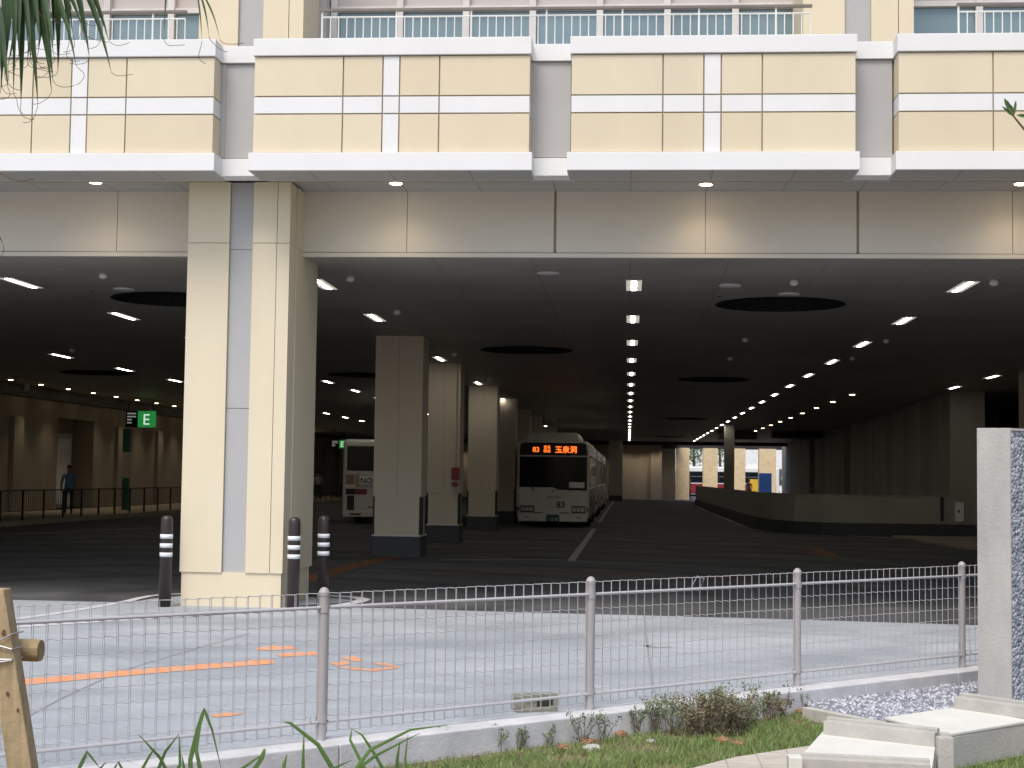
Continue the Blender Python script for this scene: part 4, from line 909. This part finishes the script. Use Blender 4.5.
def person(loc, rz, label, shirt, h=1.72, stride=.12, arm=0.):
    r = empty('person', loc, rz); tag(r, label, 'person', 'people in the terminal'); k = h/1.72
    J = [(0, 0, .95), (0, .0, 1.12), (0, 0, 1.32), (0, 0, 1.42), (0, -.01, 1.50), (0, -.02, 1.60), (0, -.01, 1.68),
         (.10, 0, .88), (.11, -stride*.5, .50), (.11, -stride*.6+.03, .09), (.12, -stride*.6-.12, .035),
         (-.10, 0, .88), (-.11, stride*.4, .50), (-.11, stride, .09), (-.12, stride-.13, .035),
         (.19, 0, 1.38), (.245, .03, 1.13), (.25, -.06-arm*.1, .90+arm*.25), (.245, -.09-arm*.1, .82+arm*.25),
         (-.19, 0, 1.38), (-.25, .03, 1.13), (-.25, -.05, .90), (-.245, -.08, .82)]
    E_ = [(0, 1), (1, 2), (2, 3), (3, 4), (4, 5), (5, 6), (0, 7), (7, 8), (8, 9), (9, 10), (0, 11), (11, 12), (12, 13), (13, 14), (2, 15), (15, 16), (16, 17), (17, 18), (2, 19), (19, 20), (20, 21), (21, 22)]
    R_ = [(.15, .11), (.135, .10), (.16, .11), (.07, .07), (.055, .055), (.078, .095), (.065, .08),
          .09, .062, .045, .035, .09, .062, .045, .035, .062, .045, .034, .03, .062, .045, .034, .03]
    J = [tuple(c*k for c in j) for j in J]; R_ = [tuple(c*k for c in q) if isinstance(q, tuple) else q*k for q in R_]
    def pick(c):
        z = c.z/k; x = abs(c.x)/k
        if z < .075: return 3
        if x > .2 and z < 1.12: return 0
        if z < .93: return 2
        if z > 1.43: return 0
        return 1
    skin_body('body', J, E_, R_, r, [X['skin'], shirt, X['trouser'], X['shoe']], pick)
    bm = bmesh.new(); bmesh.ops.create_icosphere(bm, subdivisions=3, radius=.098*k)
    for v in bm.verts: v.co.x *= .92; v.co.y *= 1.1; v.co += Vector((0, .018, 1.665))*k
    for v in list(bm.verts):
        if v.co.z < 1.60*k or (v.co.y < -.055*k and v.co.z < 1.70*k): bm.verts.remove(v)
    me = bpy.data.meshes.new('hair'); bm.to_mesh(me); bm.free(); me.materials.append(X['hair']); o = bpy.data.objects.new('hair', me); COL.objects.link(o); o.parent = r
    f = MB()
    for sx in (-1, 1): f.lathe([(.002, -.008), (.008, 0), (.002, .008)], (sx*.03*k, -.108*k, 1.62*k), 6)
    f.build('eyes', X['black'], r); MB().tube([(0, -.10*k, 1.63*k), (0, -.128*k, 1.59*k), (0, -.105*k, 1.583*k)], [.006, .013, .006], 6).build('nose', X['skin'], r)
    # fingers
    for sx in (-1, 1):
        fg = MB()
        bz = (.82+(arm*.25 if sx > 0 else 0))*k; by = (-.09 if sx > 0 else -.08)*k-(arm*.1*k if sx > 0 else 0)
        for j in range(4): yy = by-.03*k+j*.02*k; fg.tube([(sx*.245*k, yy, bz), (sx*.24*k, yy-.005, bz-.05*k), (sx*.225*k, yy-.01, bz-(.085, .095, .09, .075)[j]*k)], [.010*k, .009*k, .007*k], 6)
        fg.tube([(sx*.24*k, by-.03*k, bz+.02*k), (sx*.225*k, by-.06*k, bz-.03*k)], [.011*k, .008*k], 6)
        fg.build('fingers', X['skin'], r, smooth=True)
    return r
p = G(68, 514.5, .15); person((p.x, p.y, .15), rad(15), 'person in a blue shirt and dark trousers walking behind the guard fence', X['shirtb'], 1.74, .1, .4)
p = G(318, 499, .15); person((p.x, p.y, .15), rad(170), 'person in a pale shirt standing left of the rear-view bus', X['shirtw'], 1.7, .05)
p = Q(713.5, 498, 128); p = Q(689.5, 498, 133); person((p.x, 133, 0), rad(90), 'dark-clothed person beside the far pier left in the bright exit', X['shirtd'], 1.8)
p = Q(749, 498, 134); person((p.x, 134, 0), rad(200), 'dark-clothed person in the bright far exit near the blue cabinet', X['shirtd'], 1.75, .25, .5)
# vending machine / blue cabinet
p = Q(766, 498, 126.5); v = empty('blue_cabinet', (p.x, 126.5, 0)); tag(v, 'tall blue vending cabinet against the last far pier', 'vending machine')
MB().box(-.55, .45, 0, .8, .05, 1.95+.35).build('case', X['blue'], v, bevel=.02); MB().box(-.45, .2, -.012, 0, 1.1, 2.1).build('front_panel', mat('cabinet_front', (.02, .06, .18), .3), v); MB().box(-.52, .42, .05, .7, 0, .05).build('plinth', X['black'], v)
# outside beyond the colonnade
fb = empty('distant_building', (8, 176, 0)); tag(fb, 'pale building outside seen through the far colonnade', 'building')
MB().box(-32, 34, 0, 8, 0, 9).build('wall', X['palebld'], fb)
m = MB()
for i in range(22): m.box(-30+i*2.9, -28.4+i*2.9, -.05, 0, 1.2, 3.0); m.box(-30+i*2.9, -28.4+i*2.9, -.05, 0, 5.8, 7.4)
m.build('windows', X['glassd'], fb)
sg = empty('yellow_sign', (Q(755, 488, 138).x, 138, 0)); tag(sg, 'yellow banner sign standing outside the far exit', 'sign'); MB().box(-.5, .4, 0, .05, .3, 1.8).build('panel', mat('yellow', (.8, .5, .05), .5), sg); MB().box(-.04, .04, .05, .1, 0, 1.8).build('post', X['grey'], sg)

rn = random.Random(9)
for (px, hh, lb) in [(693, 6.5, 'street tree outside seen through the leftmost gap of the colonnade'), (719, 7.2, 'street tree outside seen left of the thin dark column')]:
    q_ = Q(px, 490, 160); t_ = empty('street_tree', (q_.x, 160, 0)); tag(t_, lb, 'tree', 'street trees outside')
    MB().tube([(0, 0, 0), (.1, 0, hh*.5), (0, 0, hh*.8)], [.16, .12, .05], 8).build('trunk', X['bark'], t_)
    m = MB()
    for _ in range(900):
        c = Vector((rn.gauss(0, .8), rn.gauss(0, .8), hh*.72+rn.gauss(0, .9))); leaf_s = rn.uniform(.08, .18); d = Vector([rn.gauss(0, 1) for _ in range(3)]).normalized()*leaf_s; e2 = d.cross(Vector((rn.gauss(0, 1), rn.gauss(0, 1), 1))).normalized()*leaf_s*.5
        m.add([c-d, c+e2, c+d, c-e2], [(0, 1, 2, 3)])
    m.build('crown', X['greyleaf'], t_)
# ------------------------------------------------------------------ timber tree support bottom left
Yp = 4.; tp = empty('tree_support', (-1.7, Yp, 0)); tag(tp, 'weathered timber stake with a lashed crossbar at the left edge', 'stake')
a = Q(-8, 589, Yp); b = Q(19, 768, Yp); d = (b-a).normalized(); b2 = a+d*(a.z/abs(d.z)+.05); wv = Vector((.036, 0, .004)); dv = Vector((0, .045, 0))
w0, w1 = .031, .034
def ring4(c, w): return [c+Vector((-w, 0, 0)), c+Vector((w, 0, 0)), c+Vector((w, .05, 0)), c+Vector((-w, .05, 0))]
segs = 8; m = MB(); vs = []
for i in range(segs+1):
    c = a.lerp(b2, i/segs); w = w0+(w1-w0)*min(1, i/segs*2.2)+random.uniform(-.001, .001); vs += ring4(c, w)
m.add(vs, [(i*4+j, i*4+(j+1) % 4, (i+1)*4+(j+1) % 4, (i+1)*4+j) for i in range(segs) for j in range(4)]+[(3, 2, 1, 0), tuple(segs*4+j for j in range(4))])
o = m.build('stake', X['wood'], tp, bevel=.003, local=tp.location.copy()); o.location = (0, 0, 0)
c1 = Q(41, 650.5, Yp+.10); c0 = c1+Vector((-1.2, .05, -.03))
m = MB(); m.tube([c0, c1+Vector((-.6, .02, 0)), c1-Vector((.01, 0, 0)), c1], [.031, .030, .030, .0285], 20); o = m.build('crossbar', X['wood2'], tp, local=tp.location.copy()); o.location = (0, 0, 0)
m = MB()
for kk, (py, tilt) in enumerate([(641, .02), (645, -.01), (659, .0), (662, .006)]):
    c = Q(-1, py, Yp); m.tube([c+Vector((-.04, -.006, -tilt)), c+Vector((.0, -.009, 0)), c+Vector((.036, -.006, tilt)), c+Vector((.04, .06, tilt))], .0022, 5)
o = m.build('lashing_wire', X['steelwire'], tp, local=tp.location.copy()); o.location = (0, 0, 0)
for px, py, rr_ in ((4, 633, 1.), (8, 694, .8), (18, 710, .6)):
    c = Q(px, py, Yp)-tp.location; n_ = 9
    MB().add([(c.x+math.cos(-k*6.283/n_)*.006*rr_*random.uniform(.8, 1.2), c.y-.0022, c.z+math.sin(k*6.283/n_)*.009*rr_*random.uniform(.8, 1.2)) for k in range(n_)], [tuple(range(n_))]).build('knot', mat('knot_wood', (.13, .075, .035), .8), tp)

# ------------------------------------------------------------------ palm top left
Yt = 5.; base = Vector((-3.3, Yt+.4, 0)); pm_ = empty('fan_palm', base); tag(pm_, 'fan palm with drooping frayed fronds hanging in at the top left', 'tree')
crown = Vector((-2.9, Yt+.3, 3.75))-base
m = MB(); m.tube([(0, 0, -.05), (.05, 0, 1.2), (.18, -.05, 2.5), crown], [.19, .15, .13, .12], 14); m.build('trunk', X['bark'], pm_, smooth=True)
def frond(hub, dirs, seed, wmax=.032, dry=False):
    rnd = random.Random(seed); mb = MB(); hub = Vector(hub)
    th = MB()
    dirs = list(dirs)+([(a+rnd.uniform(-.09, .09), b, c*rnd.uniform(.6, .98), d*rnd.uniform(.5, .8)) for a, b, c, d in dirs] if len(dirs) > 3 else [])
    for (dxp, dyp, L_, w) in dirs:      # direction in photo plane (right, down), length in m
        yo = rnd.uniform(-.12, .12); d = Vector((dxp, yo, -dyp)).normalized(); n = 9; pts = []
        p = hub.copy(); 
        for i in range(n+1):
            pts.append(p.copy()); f = i/n; d = (d+Vector((0, 0, -.09-.07*f))+Vector((rnd.gauss(0, .012), 0, 0))).normalized(); p = p+d*L_/n
        vs = []
        for i, q in enumerate(pts):
            f = i/n; ww = .82*w*(.35+1.6*f if f < .4 else (1.0-(f-.4)/.6*.96))
            t = (pts[min(i+1, n)]-pts[max(i-1, 0)]).normalized(); sd = t.cross(Vector((.15, 1, .1))).normalized(); nn = sd.cross(t)
            vs += [q-sd*ww/2+nn*ww*.25, q, q+sd*ww/2+nn*ww*.25]
        fs = []
        for i in range(n):
            for j in range(2): a = i*3+j; fs.append((a, a+1, a+4, a+3))
        mb.add(vs, fs)
        # frayed thread at the tip
        q = pts[-1].copy(); d2 = (pts[-1]-pts[-3]).normalized(); tp_ = [q.copy()]
        cur = rnd.uniform(-.7, .7)
        for i in range(9):
            cur += rnd.gauss(0, .35); d2 = (d2+Vector((cur*.6, 0, .07*i*rnd.uniform(-.2, .9)))).normalized(); q = q+d2*.010*rnd.uniform(.7, 1.3); tp_.append(q.copy())
        th.tube(tp_, .0011, 3, caps=False)
    return mb, th
def fan(px, py, Y, dirs, seed, dry=False):
    h = Q(px, py, Y)-base; mb, th = frond(h, dirs, seed)
    o = mb.build('frond', X['palmdry'] if dry else X['palm'], pm_, smooth=True)
    th.build('thread', X['palmdry'], o)
    MB().tube([crown, (crown+h)/2+Vector((0, 0, .25)), h], [.022, .016, .010], 8).build('leaf_stalk', X['palm'], o)
P_ = lambda px: px/300.
# (dx, dy, length, width): tips measured from the photograph
fan(12, -80, 5.0, [(-.35, 1, P_(150), .05), (-.12, 1, P_(175), .05), (.0, 1, P_(160), .05), (.13, 1, P_(186), .05), (.27, 1, P_(190), .045), (.38, 1, P_(180), .045), (.5, 1, P_(170), .05), (.64, 1, P_(150), .045), (.82, .9, P_(165), .04), (1.1, .8, P_(140), .04), (.2, 1, P_(140), .05), (.45, .9, P_(130), .05)], 3)
fan(52, -70, 5.15, [(-.3, 1, P_(140), .045), (-.1, 1, P_(130), .05), (.12, 1, P_(150), .045), (.3, 1, P_(120), .045), (.55, .9, P_(145), .04), (.72, .95, P_(168), .036), (.85, .9, P_(130), .04), (-.5, 1, P_(150), .045)], 5)
fan(-20, -40, 4.9, [(.1, 1, P_(130), .055), (.25, 1, P_(150), .05), (.0, 1, P_(140), .05), (-.2, 1, P_(120), .05), (.42, .95, P_(135), .05)], 8)
fan(196, -16, 5.0, [(.42, .8, P_(56), .010), (.2, 1, P_(60), .008), (.6, .75, P_(64), .009)], 11)
fan(168, -40, 5.05, [(-.02, 1, P_(80), .011)], 12)
fan(-14, 175, 4.6, [(1, -.42, P_(22), .010), (.25, 1, P_(28), .012)], 14, dry=True)
fan(-12, 225, 4.6, [(.9, .6, P_(24), .010)], 15, dry=True)

# ------------------------------------------------------------------ small tree whose twig comes in at the right
Yz = 4.2; tb = Vector((1.75, Yz+.1, 0)); tr = empty('young_tree', tb); tag(tr, 'young tree with a leafy twig tip entering at the right edge', 'tree')
j1 = Q(1150, 240, Yz)-tb
m = MB(); m.tube([(0, 0, -.05), (.02, 0, 1.2), j1+Vector((.1, 0, 0)), (.1, .05, 3.1)], [.035, .03, .024, .015], 10); m.build('trunk', X['bark'], tr, smooth=True)
tip = Q(1008, 108, Yz)-tb
m = MB(); m.tube([j1+Vector((.1, 0, 0)), Q(1060, 165, Yz)-tb, Q(1024, 129, Yz)-tb, Q(1015, 118, Yz)-tb, tip], [.008, .005, .003, .0025, .0015], 6); m.build('branch', X['bark'], tr, smooth=True)
def leaf(mb, a, b, w):
    a, b = Vector(a), Vector(b); t = (b-a); sd = t.cross(Vector((.2, 1, .1))).normalized()*w
    mb.add([a, a.lerp(b, .35)+sd, a.lerp(b, .75)+sd*.8, b, a.lerp(b, .75)-sd*.8, a.lerp(b, .35)-sd, a.lerp(b, .5)+Vector((0, w*.5, 0))], [(0, 1, 6), (1, 2, 6), (2, 3, 6), (3, 4, 6), (4, 5, 6), (5, 0, 6)])
m = MB()
for (a, b, w) in [((1014, 116), (1004, 98), .007), ((1014, 117), (1002, 106), .004), ((1014, 116), (1016, 100), .004), ((1013, 117), (1010, 104), .007), ((1016, 115), (1032, 117), .005), ((1022, 128), (1040, 122), .008)]:
    leaf(m, Q(*a, Yz)-tb, Q(*b, Yz)-tb, w)
rn = random.Random(4)
for _ in range(160):
    c = Vector((.1+rn.gauss(0.25, .2), rn.gauss(0, .25), 2.7+rn.gauss(0, .3))); leaf(m, c, c+Vector([rn.gauss(0, .05) for _ in range(3)]), .012)
m.build('foliage', X['greyleaf'], tr)

# ------------------------------------------------------------------ light
world = bpy.data.worlds.new('World'); scene.world = world; world.use_nodes = True; nt = world.node_tree
sky = nt.nodes.new('ShaderNodeTexSky'); sky.sky_type = 'NISHITA'; sky.sun_disc = False
EL, AZ = rad(58), rad(198)     # azimuth of the sun measured clockwise from +Y: behind the camera, slightly left
sky.sun_elevation = EL; sky.sun_rotation = AZ; sky.dust_density = 3.; sky.air_density = 1.; sky.ozone_density = 1.
bg = nt.nodes['Background']; bg.inputs[1].default_value = .15; nt.links.new(sky.outputs[0], bg.inputs[0])
s = bpy.data.lights.new('sun', 'SUN'); s.energy = 1.7; s.angle = rad(25); s.color = (1, .95, .88)
so = bpy.data.objects.new('sun', s); COL.objects.link(so)
sd = Vector((math.sin(AZ)*math.cos(EL), math.cos(AZ)*math.cos(EL), math.sin(EL))); so.rotation_euler = sd.to_track_quat('Z', 'Y').to_euler()
vs_ = scene.view_settings; vs_.view_transform = 'Standard'; vs_.look = 'None'; vs_.gamma = 1; vs_.exposure = .32; vs_.use_curve_mapping = False
scene.cycles.max_bounces = 6; scene.cycles.diffuse_bounces = 4; scene.cycles.sample_clamp_indirect = 6; scene.cycles.use_denoising = True
